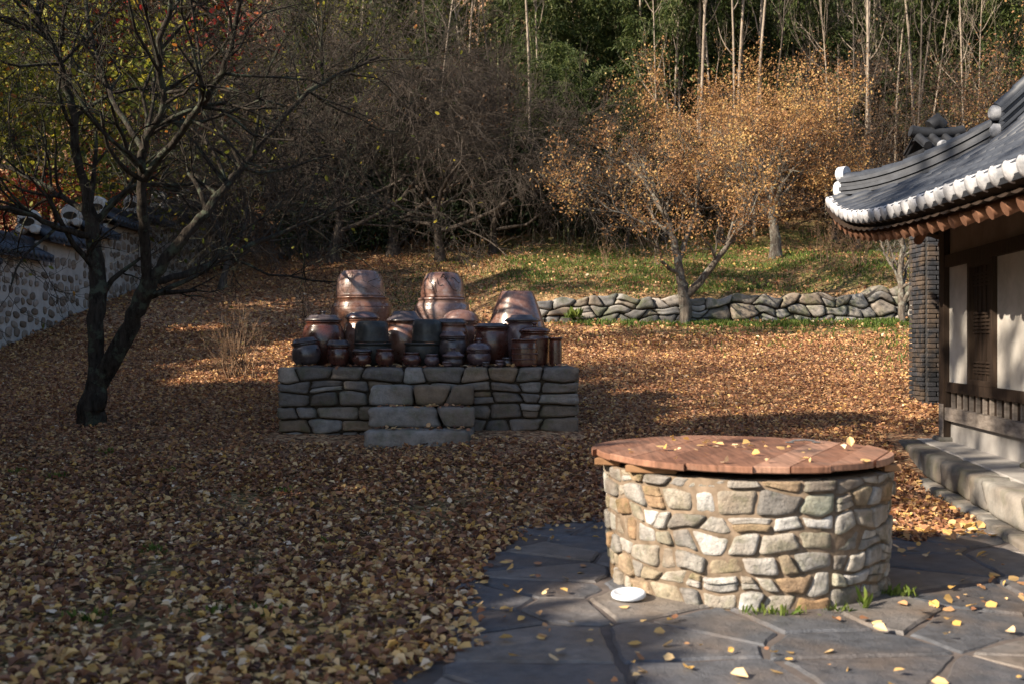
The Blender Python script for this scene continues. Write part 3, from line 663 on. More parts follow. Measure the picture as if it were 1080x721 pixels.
e = RP(HIP + .05, HIP, 0); endcap((e[0], e[1], float(rz_(HIP, HIP)) + .33), -np.array([bx, by, 0]), .085, 'tilepale', 'ridge_end_tile'); endcap((e[0], e[1], float(rz_(HIP, HIP)) + .12), -np.array([bx, by, 0]), .085, 'tilepale', 'ridge_end_tile')
# rear slope and gable so that the roof is closed
mb = MB(); cs = np.linspace(HIP, CLEN, 10); ds = np.linspace(0, 3, 8); Cc, Dd = np.meshgrid(cs, ds); P = RP(Cc, 2 * DT - Dd, rz_(Cc, Dd)); i = np.arange(7)[:, None] * 10; j = np.arange(9)[None]
mb.add(P.reshape(-1, 3), np.stack([i + j, i + j + 1, i + j + 11, i + j + 10], -1).reshape(-1, 4), 0, .5); mb.build('rear_roof_slope', M['tiledark'], hal)
mb = MB(); ds = np.linspace(HIP, 2 * DT - HIP, 15); zt = rz_(HIP + 0 * ds, np.minimum(ds, 2 * DT - ds)) - .02; A_ = RP(HIP + .12 + 0 * ds, ds, zt); B_ = RP(HIP + .12 + 0 * ds, ds, 0 * ds + float(rz_(HIP, HIP)) - .1); i = np.arange(14)[:, None]
mb.add(np.concatenate([A_, B_]), np.c_[i, i + 1, i + 16, i + 15], 0, .5); mb.build('gable', M['wood'], hal)
# walls: FP(t along the front from the far corner post, n out of the wall, z)
T0 = 1.3
NN = 1.22
def fbox(t0, t1, n0, n1, z0, z1, name, mat, bev=.006, tone=.5):
    mb = MB(); c, d = T0 + (t0 + t1) / 2, NN - (n0 + n1) / 2
    pc = RP(c, d, (z0 + z1) / 2); rz = math.atan2(by, bx); box(mb, pc, (abs(n1 - n0), abs(t1 - t0), z1 - z0), rz=rz, bev=bev); return mb.build(name, M[mat], hal)
bays = [(0, 2.75), (2.75, 5.5), (5.5, 8.25)]
for k, t in enumerate((0, 2.75, 5.5, 8.25)):
    fbox(t - .09, t + .09, -.02, .14, .60 if k else .40, 3.05, 'post', 'wood')
    fbox(t - .085, t + .085, .0, .145, .38, .66 if k else .78, 'post_foot', 'palewood')
    fbox(t - .16, t + .16, -.04, .20, .33, .40, 'base_stone', 'kerb', .02)
for (t0, t1) in bays:
    a_, b_ = t0 + .09, t1 - .09
    fbox(a_, b_, .02, .12, .93, 1.04, 'sill_beam', 'wood'); fbox(a_, b_, .03, .13, .60, .745, 'floor_beam', 'palewood')
    fbox(a_, b_, .0, .05, .745, .93, 'lower_panel', 'wood'); fbox(a_, b_, .0, .06, .34, .60, 'plinth', 'apron')
    for q in np.arange(a_ + .12, b_, .21): fbox(q - .02, q + .02, .05, .085, .745, .93, 'baluster', 'palewood', .004)
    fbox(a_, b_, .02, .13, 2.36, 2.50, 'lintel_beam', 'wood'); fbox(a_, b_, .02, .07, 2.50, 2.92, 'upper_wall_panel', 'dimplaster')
    fbox(a_, b_, .0, .14, 2.92, 3.06, 'wall_plate', 'wood')
    wd0, wd1 = t0 + .90, t0 + 1.62
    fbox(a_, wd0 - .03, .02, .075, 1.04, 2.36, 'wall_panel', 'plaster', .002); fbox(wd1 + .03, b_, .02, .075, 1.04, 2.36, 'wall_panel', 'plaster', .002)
    # shutter door with louvres
    fr = MB(); rz = math.atan2(by, bx)
    def wb_(mb, t0_, t1_, n0, n1, z0, z1, bev=.004): box(mb, RP(T0 + (t0_ + t1_) / 2, NN - (n0 + n1) / 2, (z0 + z1) / 2), (n1 - n0, t1_ - t0_, z1 - z0), rz=rz, bev=bev)
    for (x0_, x1_, z0_, z1_) in ((wd0 - .03, wd0 + .04, 1.04, 2.36), (wd1 - .04, wd1 + .03, 1.04, 2.36), (wd0 + .04, wd1 - .04, 1.04, 1.1), (wd0 + .04, wd1 - .04, 2.3, 2.36)): wb_(fr, x0_, x1_, .02, .125, z0_, z1_)
    win = fr.build('shutter_window', M['wood'], hal)
    lf = MB(); wb_(lf, wd0 + .04, wd1 - .04, .04, .07, 1.1, 2.3)
    for zc in (1.18, 1.21, 1.25, 1.29, 1.6, 1.64, 1.68, 1.72, 1.76, 1.8, 2.1, 2.14, 2.18, 2.22): wb_(lf, wd0 + .05, wd1 - .05, .068, .088, zc - .011, zc + .011, .003)
    for tc in np.arange(wd0 + .16, wd1 - .1, .13): wb_(lf, tc - .009, tc + .009, .0675, .082, 1.1, 2.3, .003)
    lo = lf.build('leaf', M['wood'], hal); lo.parent = win
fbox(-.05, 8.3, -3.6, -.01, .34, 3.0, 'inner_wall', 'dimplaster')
fbox(-.1, 8.35, -.02, .12, 3.06, 3.2, 'eave_purlin', 'wood')
# stylobate: raised lime floor edged with big stones
E0, E1 = np.array([4.6, 12.42]), np.array([3.19, 4.0]); dv = E1 - E0; Ls = np.linalg.norm(dv); dv = dv / Ls; nv = np.array([dv[1], -dv[0]]); nv = nv if nv[0] < 0 else -nv
rng = random.Random(31); mb = MB()
SF = lambda u, v, d: np.stack([E0[0] + dv[0] * u + nv[0] * d, E0[1] + dv[1] * u + nv[1] * d, .345 + v - .27 + 0 * u], -1)
masonry(mb, Ls, .27, .27, .62, SF, rng, .010, .32, 8, 8, .12, 0, lump=.07, slant=.5, proud=.03)
SF2 = lambda u, v, d: np.stack([E0[0] + dv[0] * u + nv[0] * (d + .1), E0[1] + dv[1] * u + nv[1] * (d + .1), -.06 + v + 0 * u], -1)
masonry(mb, Ls, .15, .15, .4, SF2, rng, .012, .3, 8, 8, .2, 0, lump=.08, slant=.5, proud=.04)
masonry(mb, 2.6, .27, .27, .5, lambda u, v, d: np.stack([E0[0] + .05 + u, E0[1] - .02 + d, .345 - .27 + v], -1), rng, .014, .3, 6, 7, .12, 0, lump=.08)
mb.build('kerb_stones', M['kerb'], hal)
mb = MB(); poly = [tuple(E0 - nv * .26), (9.5, 12.5), (9.5, 4), tuple(E1 - nv * .26)]
mb_prism(mb, poly, -.05, .352, .01, 0, .5); mb.build('raised_floor', M['apron'], hal)
# brick chimney behind the house, with a small tiled cap
ch = thing('brick_chimney', 'tall grey brick chimney with a small tiled cap behind the house corner', 'chimney', (6.12, 14.75, 0)); g0 = gz(6.1, 14.5)
rng = random.Random(41); mb = MB(); CW, CD, CH = .52, .52, 3.55; bz = g0 - .08
for kk, fm in enumerate([lambda u, v, d: np.stack([-CW / 2 + u, -CD / 2 - d, bz + v], -1), lambda u, v, d: np.stack([-CW / 2 - d * 1., -CD / 2 + u, bz + v], -1),
                         lambda u, v, d: np.stack([CW / 2 + d, -CD / 2 + u, bz + v], -1)]):
    rows = int(CH / .068)
    for r in range(rows):
        T, F = stone_t(2, 9); us = np.arange(-.13 * (r % 2), CW, .26)
        for u0 in us:
            a_, b_ = max(0.01 * kk, u0 + .005), min(CW - .01 * kk, u0 + .255)
            if b_ - a_ < .04: continue
            u = a_ + (T[:, 0] + 1) / 2 * (b_ - a_); v = r * .068 + .004 + (T[:, 1] + 1) / 2 * .06; d = (T[:, 2] - 1) / 2 * .05
            mb.add(fm(u, v, -d if kk == 2 else -d * 1.0) if kk == 0 else (np.stack([-CW / 2 - d * -1. - 0, -CD / 2 + u, bz + v], -1) if kk == 1 else np.stack([CW / 2 + d, -CD / 2 + u, bz + v], -1)), F, 0, rng.random(), smooth=False)
mb.build('brick_stack', M['brick'], ch)
mb = MB(); box(mb, (0, 0, bz + CH / 2), (CW - .006, CD - .006, CH), bev=.003); mb.build('mortar_core', M['brickjoint'], ch)
mb = MB(); zt = bz + CH
for q, (rw_, hh, mat_) in enumerate(((.30, .05, 0), (.34, .05, 0), (.31, .05, 0))): box(mb, (0, 0, zt + .025 + q * .05), (rw_ * 2, rw_ * 2, .047), bev=.004)
mb.build('cap_courses', M['tiledark'], ch)
mb = MB(); zt += .15
for s_ in (-1, 1):
    for q in np.linspace(-.28, .28, 4):
        tube(mb, [(q, s_ * .38, zt + .02), (q, s_ * .2, zt + .12), (q, 0, zt + .24)], [.06, .055, .05], 8)
    P = np.array([[-.35, s_ * .36, zt], [.35, s_ * .36, zt], [.35, 0, zt + .2], [-.35, 0, zt + .2]]); mb.add(P, [[0, 1, 2, 3]], 0, .5)
tube(mb, [(-.38, 0, zt + .3), (-.25, 0, zt + .27), (.25, 0, zt + .27), (.38, 0, zt + .3)], .085, 10); box(mb, (0, 0, zt + .2), (.66, .1, .1))
tube(mb, [(-.1, 0, zt + .36), (0, 0, zt + .44), (.1, 0, zt + .36)], [.1, .12, .08], 10)
mb.build('tile_cap', M['tiledark'], ch)
for q in (-.093, .093):
    mb = MB(); tube(mb, [(q, -.38, zt + .02), (q, -.45, zt + .02), (q, -.47, zt + .02)], [.066, .066, .045], 12); mb.build('cap_end_tile', M['tilepale'], ch)

# ------------------------------------------------------------------ stepped garden wall on the left
gw = thing('garden_wall', 'long stepped garden wall of plaster-set stones with tiled coping climbing the slope', 'wall', (-10.2, 20, 1))
M['wallplaster'] = m_plain('wall_plaster', (.31, .295, .285), (.50, .475, .455), 3.5, .95, .3)
M['wallstone'] = m_stone('wall_pebble', [(0, (.13, .10, .08)), (.4, (.25, .20, .16)), (.7, (.33, .28, .24)), (1, (.20, .18, .17))], 0, 10, .4)
secs = [(14.5, 17, 2.72), (17, 19.4, 2.95), (19.4, 21.7, 3.20), (21.7, 23.8, 3.64), (23.8, 25.3, 4.03), (25.3, 27.6, 4.42), (27.6, 29.7, 4.78), (29.7, 32, 5.2), (32, 34.5, 5.6), (34.5, 38, 6.1)]
XW = -10.0; rng = random.Random(51)
for (y0, y1, zt) in secs:
    mb = MB(); zb = float(min(gz(XW, y0), gz(XW, y1))) - .2
    mb_prism(mb, [(XW - .4, y0), (XW, y0), (XW, y1), (XW - .4, y1)], zb, zt, .01, 0, .5)
    T, F = stone_t(4, 2.6)
    zz = zb + .25; row = 0
    while zz < zt - .12:
        hh = rng.uniform(.14, .26); yy = y0 + rng.uniform(.02, .15)
        while yy < y1 - .08:
            ww = rng.uniform(.09, .30); q = T * (1 + .15 * fnoise(T * 1.5 + rng.uniform(0, 50), 2, 2))[:, None]
            rot = rng.uniform(-.3, .3); a_ = q[:, 0] * ww / 2; b_ = q[:, 1] * hh / 2 * rng.uniform(.75, 1)
            V = np.stack([XW + .008 + q[:, 2] * .03, yy + ww / 2 + a_ * math.cos(rot) - b_ * math.sin(rot), zz + hh / 2 + rng.uniform(-.07, .07) + a_ * math.sin(rot) + b_ * math.cos(rot)], -1)
            if V[:, 1].max() < y1 and V[:, 2].max() < zt - .03: mb.add(V, F, 1, rng.random())
            yy += ww + rng.uniform(.05, .12)
        zz += hh + rng.uniform(.03, .07); row += 1
    kid(mb.build('wall_section', [M['wallplaster'], M['wallstone']]), gw)
    mb = MB(); zr = zt + .30; Xc = XW - .2; ya, yb = y0 - .12, y1 + .05
    for s_ in (-1, 1):
        P = np.array([[Xc + s_ * .48, ya, zt + .03], [Xc + s_ * .48, yb, zt + .03], [Xc, yb, zr], [Xc, ya, zr]]); mb.add(P, [[0, 1, 2, 3]], 0, .5, False)
        mb.add(P - [0, 0, .06], [[0, 1, 2, 3]], 0, .5, False); P3 = np.array([[Xc + s_ * .48, ya, zt + .03], [Xc + s_ * .48, yb, zt + .03], [Xc + s_ * .48, yb, zt - .03], [Xc + s_ * .48, ya, zt - .03]]); mb.add(P3, [[0, 1, 2, 3]], 0, .5, False)
        for q in np.arange(ya + .08, yb, .225):
            tube(mb, [(Xc + s_ * .52, q, zt + .055), (Xc + s_ * .5, q, zt + .06), (Xc + s_ * .26, q, zt + .19), (Xc, q, zr + .03)], [.045, .072, .062, .06], 8)
    box(mb, (Xc, (ya + yb) / 2, zr + .04), (.2, yb - ya, .1), bev=.005); tube(mb, [(Xc, ya, zr + .13), (Xc, yb, zr + .13)], .09, 10)
    kid(mb.build('tile_coping', M['tile']), gw)
    # rounded ridge end, pale lime round a dark hollow tile
    mb = MB(); zc = zr + .13; tube(mb, [(Xc, ya + .15, zc), (Xc, ya - .02, zc), (Xc, ya - .05, zc)], [.23, .23, .19], 18, mat=0)
    mb.add(*(lambda: (np.stack([Xc + .165 * np.cos(np.linspace(0, 2 * np.pi, 18, endpoint=False)), np.full(18, ya - .056), zc - .05 + .09 * np.sin(np.linspace(0, 2 * np.pi, 18, endpoint=False))], -1), [list(range(18))]))(), 1, .5)
    for q in (-1, 1): tube(mb, [(Xc + q * .15, ya + .1, zr - .07), (Xc + q * .15, ya - .06, zr - .07), (Xc + q * .15, ya - .09, zr - .07)], [.1, .1, .07], 12)
    kid(mb.build('ridge_end', [M['plaster'], M['gap']]), gw)

# ------------------------------------------------------------------ trees
def rdir(rs, d, spread):
    v = rs.normal(size=3); v -= v.dot(d) * d; v /= np.linalg.norm(v) + 1e-9; r = d * math.cos(spread) + v * math.sin(spread); return r / np.linalg.norm(r)
def grow(mb, p, d, L, r, depth, P, rs, tips):
    """one branch and, recursively, its side branches; tips collects (point, direction) along the last order"""
    n = P.get('seg', 5) if depth < P['max'] else 4
    pts = [np.array(p, float)]; dirs = [d]; step = L / n
    up = P['up'][min(depth, len(P['up']) - 1)]; wig = P.get('wig', .22)
    for k in range(n):
        d = d + rs.normal(size=3) * wig + np.array([0, 0, up]); d = d / np.linalg.norm(d); pts.append(pts[-1] + d * step); dirs.append(d)
    rad = np.linspace(r, r * (.45 if depth < P['max'] else .3), n + 1)
    tube(mb, pts, rad, 8 if r > .06 else (5 if r > .015 else 3), cap=False)
    if depth >= P['max']:
        for q in range(1, n + 1): tips.append((pts[q], dirs[q]))
        return
    if depth == P['max'] - 1:
        for q in range(2, n + 1): tips.append((pts[q], dirs[q]))
    nc = P['n'][depth]
    for c in range(nc):
        f = rs.uniform(P.get('from', .25), 1) if c < nc - 1 else 1.0
        q = min(n, max(1, int(round(f * n)))); ang = rs.uniform(*P['ang']); dd = rdir(rs, dirs[q], ang if c < nc - 1 else ang * .5)
        grow(mb, pts[q], dd, L * P['len'] * rs.uniform(.7, 1.15), max(P.get('rmin', .003), rad[q] * P.get('rad', .62) * rs.uniform(.75, 1)), depth + 1, P, rs, tips)
def tree(name, label, cat, loc, seed, trunkmat, P, limbs=None, trunk=None, leaf=None, nleaf=0, lsize=.07, tone=None, group=None, leafname='crown', spread=.12, flare=1.5, keep=1.0):
    """limbs: extra polylines [(pts, r0, r1)] in local coordinates"""
    rs = np.random.RandomState(seed); t = thing(name, label, cat, loc, 0, group); mb = MB(); tips = []
    if limbs:
        tw = MB()
        for (pts, r0, r1, nb, bl) in limbs:
            pts = np.array(pts, float); s = np.linspace(0, 1, len(pts)); q = np.linspace(0, 1, len(pts) * 4)
            PP = np.stack([np.interp(q, s, pts[:, k]) for k in range(3)], -1)
            for _ in range(2): PP[1:-1] = (PP[:-2] + PP[1:-1] * 2 + PP[2:]) / 4
            PP[1:-1] += rs.normal(size=(len(PP) - 2, 3)) * .012
            rad = (r0 + (r1 - r0) * q) * (.86 if name == 'bare_tree' else 1)
            tube(mb, PP, rad, 12 if r0 > .08 else 8, rough=.22, seed=seed + len(pts))
            for b in range(int(nb * (2.3 if name == 'bare_tree' else 1.5))):
                k = int(rs.uniform(.3, 1) * (len(PP) - 1)); T = PP[k] - PP[max(0, k - 2)]; T = T / (np.linalg.norm(T) + 1e-9)
                grow(tw, PP[k], rdir(rs, T, rs.uniform(.5, 1.2)), bl * rs.uniform(.6, 1.2), min(rad[k] * .6, .045), 1, P, rs, tips)
        mb.build('trunk', M[trunkmat], t); tw.build('branches', M[trunkmat], t)
    else:
        H, r, nl = trunk
        pts = [np.zeros(3)]; d = np.array([rs.normal() * .06, rs.normal() * .06, 1.])
        for k in range(8): d = d / np.linalg.norm(d); pts.append(pts[-1] + d * H / 8); d = d + rs.normal(size=3) * P.get('twig', .08); d[2] = max(d[2], .5)
        pts[0] = pts[0] - np.array([0, 0, .15]); rad = np.linspace(1, .45, 9) * r; rad[0] *= flare; rad[1] *= 1.08
        tube(mb, pts, rad, 12, rough=.2, seed=seed); tr = mb.build('trunk', M[trunkmat], t)
        tw = MB()
        for b in range(nl):
            f = P.get('lfrom', .45) + (1 - P.get('lfrom', .45)) * (b + rs.rand()) / nl; k = min(8, int(round(f * 8))); p_ = pts[k]
            az = b * 2.4 + rs.uniform(-.4, .4); el = rs.uniform(*P.get('el', (.3, 1.1))); dd = np.array([math.cos(az) * math.cos(el), math.sin(az) * math.cos(el), math.sin(el)])
            grow(tw, p_, dd, P['L0'] * rs.uniform(.75, 1.15) * (1.15 - .5 * P.get('conic', 0) * f), rad[k] * .6, 0, P, rs, tips)
        tw.build('branches', M[trunkmat], t)
    if leaf and nleaf:
        tp = np.array([q[0] for q in tips]); td = np.array([q[1] for q in tips])
        sel = rs.randint(0, len(tp), nleaf)
        if keep < 1:
            ok = fnoise(tp[sel] * 1.5, seed, 2) > (1 - keep * 2); sel = sel[ok]
        C = tp[sel] + rs.normal(size=(len(sel), 3)) * spread
        lm = MB(); tn_ = np.clip(.5 + .3 * vnoise(C * .9, seed + 3) + rs.normal(size=len(sel)) * .22, 0, 1) if tone is None else tone(rs, C)
        leaf_mesh(lm, C, lsize, rs, tone=tn_, droop=.3); lm.build(leafname, M[leaf], t)
    return t
# --- big dark tree on the left of the lawn: limbs measured in the photo, swinging in depth
B = at(97, 448); By = B.y
def L(*q): return [(lambda P_: (P_[0] - B.x, P_[1] - B.y, P_[2] - B.z))(px(u, v, By + dy)) for (u, v, dy) in q]
PT = dict(max=4, n=[3, 4, 4, 3], up=[.02, .02, .01, .0], ang=(.4, 1.0), len=.66, wig=.2, rad=.6, rmin=.004)
limbs = [(L((95, 456, 0), (98, 425, 0), (103, 400, 0)), .20, .165, 0, 0),
         (L((101, 405, 0), (100, 350, 0), (104, 300, .1), (98, 255, .2), (92, 215, .2)), .125, .095, 2, 1.2),
         (L((103, 408, 0), (125, 365, -.1), (146, 325, -.2), (160, 292, -.3)), .145, .12, 1, 1.0),
         (L((160, 292, -.3), (195, 250, -.3), (222, 215, -.2), (240, 195, 0), (285, 140, .4), (330, 90, .8), (400, 60, 1.2)), .085, .022, 9, 1.5),
         (L((157, 296, -.3), (152, 240, -.6), (150, 190, -.9), (152, 150, -1.0), (175, 110, -1.1), (165, 60, -1.4), (180, 0, -1.6)), .08, .03, 8, 1.4),
         (L((155, 298, -.3), (195, 290, .3), (240, 270, .9), (300, 245, 1.4), (345, 225, 1.8), (400, 205, 2.)), .06, .018, 7, 1.3),
         (L((92, 215, .2), (80, 160, .1), (76, 110, .0), (62, 60, -.2), (30, 5, -.4), (10, -40, -.5)), .07, .03, 9, 1.4),
         (L((94, 225, .2), (60, 205, .5), (20, 180, .8), (-30, 165, 1.)), .05, .02, 5, 1.3),
         (L((97, 250, .2), (60, 240, -.5), (20, 222, -1.), (-40, 215, -1.6)), .055, .02, 5, 1.2),
         (L((95, 240, .2), (125, 205, .6), (150, 195, .9), (205, 195, 1.3), (260, 200, 1.9)), .055, .018, 5, 1.1),
         (L((152, 160, -1.), (120, 110, -.6), (100, 60, -.3), (90, 0, 0), (85, -60, .1)), .045, .018, 7, 1.3),
         (L((150, 190, -.9), (200, 130, -1.4), (240, 70, -1.8), (250, 10, -2.), (260, -40, -2.2)), .05, .018, 8, 1.4)]
tree('bare_tree', 'dark fork-trunked bare tree alone on the leafy lawn at left', 'tree', B, 71, 'bark', PT, limbs=limbs, leaf='lf_yg', nleaf=500, lsize=.07)
# --- bare plum trees with masses of fine arching twigs behind the jars
PP_ = dict(max=4, n=[4, 5, 6, 5], up=[.05, -.02, -.07, -.06], ang=(.35, .95), len=.72, wig=.14, rad=.58, L0=2.1, el=(.2, 1.1), lfrom=.5, rmin=.0055)
plums = [(465, 276, 'grey bare fruit tree with arching twigs directly behind the jars', 1.4, 81), (352, 278, 'grey bare fruit tree with dense twigs between jars and garden wall', 1.5, 82),
         (235, 306, 'thin dark-trunked bare tree nearest the garden wall end', .9, 83), (520, 268, 'low-spreading bare tree at the shadowed thicket edge', 1.15, 84), (300, 270, 'bare leaning tree behind the dry shrub', 1.4, 85), (415, 268, 'bare many-stemmed tree at the middle of the thicket edge', 1.5, 86)]
for (u, v, lb, sc, sd_) in plums:
    p = at(u, v); t = tree('bare_fruit_tree', lb, 'tree', p, sd_, 'greybark', PP_, trunk=(1.35, .13, 8), leaf='lf_brown', nleaf=260, lsize=.08, group='bare fruit trees behind the jars')
    t.scale = (sc,) * 3
# --- gold and brown leaved trees on the right
PG = dict(max=4, n=[4, 4, 4, 3], up=[.10, .05, .02, .0], ang=(.35, .9), len=.68, wig=.18, rad=.6, L0=1.9, el=(.3, 1.2), lfrom=.45, rmin=.004)
B = at(722, 343); By = B.y
limbs = [(L((722, 350, 0), (723, 325, 0), (720, 300, 0)), .14, .12, 0, 0),
         (L((720, 302, 0), (714, 265, 0), (705, 235, .2), (690, 205, .4), (675, 185, .6), (655, 170, .8)), .10, .03, 12, .95),
         (L((724, 312, 0), (745, 290, -.2), (765, 262, -.4), (785, 235, -.5), (800, 200, -.4), (795, 175, -.2)), .09, .03, 12, .95),
         (L((716, 275, 0), (728, 240, .4), (735, 210, .7), (738, 180, .8), (740, 160, .8)), .065, .02, 12, .9),
         (L((716, 290, 0), (700, 280, -.5), (692, 255, -.9), (680, 235, -1.2), (640, 220, -1.3), (625, 205, -1.3)), .045, .015, 7, .8)]
tree('persimmon_tree', 'pale-barked forked tree with thin golden leaves in front of the retaining wall', 'tree', B, 91, 'palebark', PG, limbs=limbs, leaf='lf_gold', nleaf=22000, lsize=.055, spread=.10, keep=.6)
p = at(818, 272); t = tree('golden_tree', 'largest golden-leaved tree with upright trunk on the grassy bank', 'tree', p, 92, 'palebark', PG, trunk=(2.4, .17, 12), leaf='lf_gold', nleaf=42000, lsize=.065, spread=.16, keep=.62, group=None); t.scale = (.92,) * 3
for (u, v, dy, sc, sd_, lf, lb, n) in ((660, 262, 0, .62, 93, 'lf_brown', 'brown-leaved low tree at the dark edge left of the golden trees', 8000), (760, 258, 0, 1.08, 94, 'lf_gold', 'tall orange-brown tree rising behind the golden trees', 12000),
                                     (880, 255, 0, .72, 95, 'lf_brown', 'twiggy brown tree left above the roof corner', 5000), (905, 262, 0, .55, 99, 'lf_brown', 'thin twiggy tree beside the roof corner', 2500), (1000, 262, 0, 1.15, 96, 'lf_brown', 'tall bare brown tree rising behind the tiled roof', 3500),
                                     (930, 250, 1, 1.2, 97, 'lf_brown', 'high bare tree between roof corner and chimney cap', 3000), (700, 256, 1, .82, 98, 'lf_gold', 'small bronze tree in the middle of the bank edge', 9000), (1060, 262, 0, 1.1, 100, 'lf_gold', 'bronze tree above the roof at the far right', 5000)):
    p = at(u, v); t = tree('bank_tree', lb, 'tree', p, sd_, 'greybark', PG, trunk=(2.0, .12, 9), leaf=lf, nleaf=int(n * 1.9), lsize=.065, spread=.13, keep=.6, group='trees along the grassy bank'); t.scale = (sc,) * 3
B = at(950, 342); By = B.y
limbs = [(L((952, 348, 0), (951, 320, 0), (948, 290, 0), (953, 262, 0), (946, 235, .1), (940, 200, .2)), .085, .04, 8, .9),
         (L((953, 320, 0), (962, 300, -.2), (968, 280, -.3), (966, 255, -.4), (975, 220, -.5)), .055, .02, 6, .8), (L((949, 290, 0), (936, 275, .2), (930, 255, .3), (915, 235, .3)), .04, .015, 5, .7)]
tree('slim_tree', 'slim grey twin-stemmed bare tree just left of the brick chimney', 'tree', B, 101, 'palebark', PG, limbs=limbs, leaf='lf_brown', nleaf=200, lsize=.06)

# --- the leafy trees beyond the garden wall
PB = dict(max=3, n=[4, 4, 4], up=[.08, .04, .0], ang=(.4, 1.0), len=.68, wig=.2, rad=.6, L0=2.6, el=(.2, 1.2), lfrom=.6, rmin=.006)
for k, (x, y, sc, lf, lb) in enumerate([(-15.6, 27.5, 1.05, 'lf_yg', 'yellow-green maple behind the wall at the far left'), (-13.9, 30.5, 1.1, 'lf_yg', 'olive-green maple above the wall coping'), (-11., 39.5, 1.15, 'lf_yg', 'bright yellow-green tree where the wall fades out'),
                                     (-16, 34, 1.5, 'lf_yg', 'tall dark green maple high behind the wall'), (-12.6, 33.6, .5, 'lf_red', 'small red maple glowing above the wall'), (-13.6, 28.2, .42, 'lf_red', 'red maple low behind the first coping'), (-12.5, 37.5, 1.5, 'lf_red', 'tall rust-red maple in the upper left thicket'),
                                     (-6.5, 40, 1.3, 'lf_yg', 'yellowing tree behind the bare fruit trees'), (-18, 38, 1.8, 'lf_brown', 'tall brown oak in the upper left corner'), (-6.5, 38, .9, 'lf_yg', 'small yellow-leaved tree at the end of the wall')]):
    t = tree('leafy_tree', lb, 'tree', (x, y, gz(x, y) - .1), 120 + k, 'bark', PB, trunk=(3.0, .16, 9), leaf=lf, nleaf=9000, lsize=.15, spread=.35, keep=.72, group='leafy trees beyond the wall'); t.scale = (sc,) * 3

# --- bamboo and slender saplings on the hillside: five kinds each, copied
def bamboo(seed, H, bend, nl):
    rs = np.random.RandomState(seed); t = thing('bamboo', 'green bamboo culm arching in the hillside grove', 'bamboo', (0, 0, 0), 0, 'bamboo on the hillside')
    mb = MB(); q = np.linspace(0, 1, 16); az = rs.uniform(0, 6.28); P = np.stack([math.cos(az) * bend * q ** 2.4, math.sin(az) * bend * q ** 2.4, H * (q - .12 * q ** 3)], -1); P[0, 2] = -.4; tube(mb, P, .04 * (1 - .85 * q), 6, cap=False)
    mb.build('culm', M['culm'], t); lm = MB(); C = []; D = []
    tw = MB()
    for b in range(int(nl / 26)):
        f = rs.uniform(.3, 1); p = np.array([np.interp(f, q, P[:, k]) for k in range(3)]); a = rs.uniform(0, 6.28); ln = rs.uniform(.5, 1.3) * (1.25 - f * .6)
        s = np.linspace(0, 1, 5)[:, None]; br = p + np.array([math.cos(a), math.sin(a), 0]) * ln * s + np.array([0, 0, 1]) * (ln * .55 * s - ln * .75 * s ** 2)
        tube(tw, br, [.008, .006, .005, .004, .003], 3)
        for j in range(26):
            k = rs.uniform(.25, 1); C.append(p + (np.array([math.cos(a), math.sin(a), 0]) * ln * k + np.array([0, 0, ln * (.55 * k - .75 * k * k)])) + rs.normal(size=3) * .10); D.append(np.array([math.cos(a) * .6, math.sin(a) * .6, -.75]) + rs.normal(size=3) * .45)
    tw.build('side_branches', M['culm'], t); leaf_mesh(lm, C, .20, rs, asp=.22, D=np.array(D), tone=np.clip(rs.beta(2, 2.4, len(C)), 0, 1)); lm.build('foliage', M['lf_bamboo'], t); return t
def sapling(seed, H, r, mat='stem'):
    rs = np.random.RandomState(seed); t = thing('sapling', 'pale slender bare stem standing in the hillside thicket', 'tree', (0, 0, 0), 0, 'pale slender stems on the hillside')
    mb = MB(); q = np.linspace(0, 1, 14); lx, ly = rs.normal() * .9, rs.normal() * .5; P = np.stack([lx * q + .15 * np.sin(q * 5 + seed), ly * q + .12 * np.sin(q * 4), H * q], -1); P[0, 2] = -.4; tube(mb, P, r * (1 - .75 * q), 6, cap=False); mb.build('trunk', M[mat], t)
    tw = MB(); tips = []; PS = dict(max=2, n=[3, 3], up=[.12, .08], ang=(.25, .7), len=.6, wig=.12, rad=.55, rmin=.005)
    for b in range(9):
        f = rs.uniform(.35, 1); p = [np.interp(f, q, P[:, k]) for k in range(3)]; a = rs.uniform(0, 6.28); e = rs.uniform(.5, 1.1); grow(tw, p, np.array([math.cos(a) * math.cos(e), math.sin(a) * math.cos(e), math.sin(e)]), rs.uniform(.8, 1.9), r * .4, 0, PS, rs, tips)
    tw.build('branches', M[mat], t); return t
rs = np.random.RandomState(9)
bams = [bamboo(200 + k, 9 + k * .7, 1.2 + .5 * k, 3400) for k in range(5)]; saps = [sapling(300 + k, 8.5 + k, .026 + .007 * k, 'stem' if k % 3 else 'greybark') for k in range(6)]
def scatter(protos, spots, smin, smax):
    used = set()
    for n, (x, y) in enumerate(spots):
        k = n % len(protos); rz = rs.uniform(0, 6.28); sc = rs.uniform(smin, smax); z = gz(x, y)
        if k in used: dup(protos[k], (x, y, z), rz, sc)
        else: protos[k].location = (x, y, z); protos[k].rotation_euler = (0, 0, rz); protos[k].scale = (sc,) * 3; used.add(k)
spots = []
for k in range(150):
    y = rs.uniform(36, 50); u = rs.choice([rs.uniform(-.12, .22), rs.uniform(.2, .5), rs.uniform(-.5, .55)], p=[.4, .3, .3]); spots.append((u * y, y))
scatter(bams, spots, .75, 1.15)
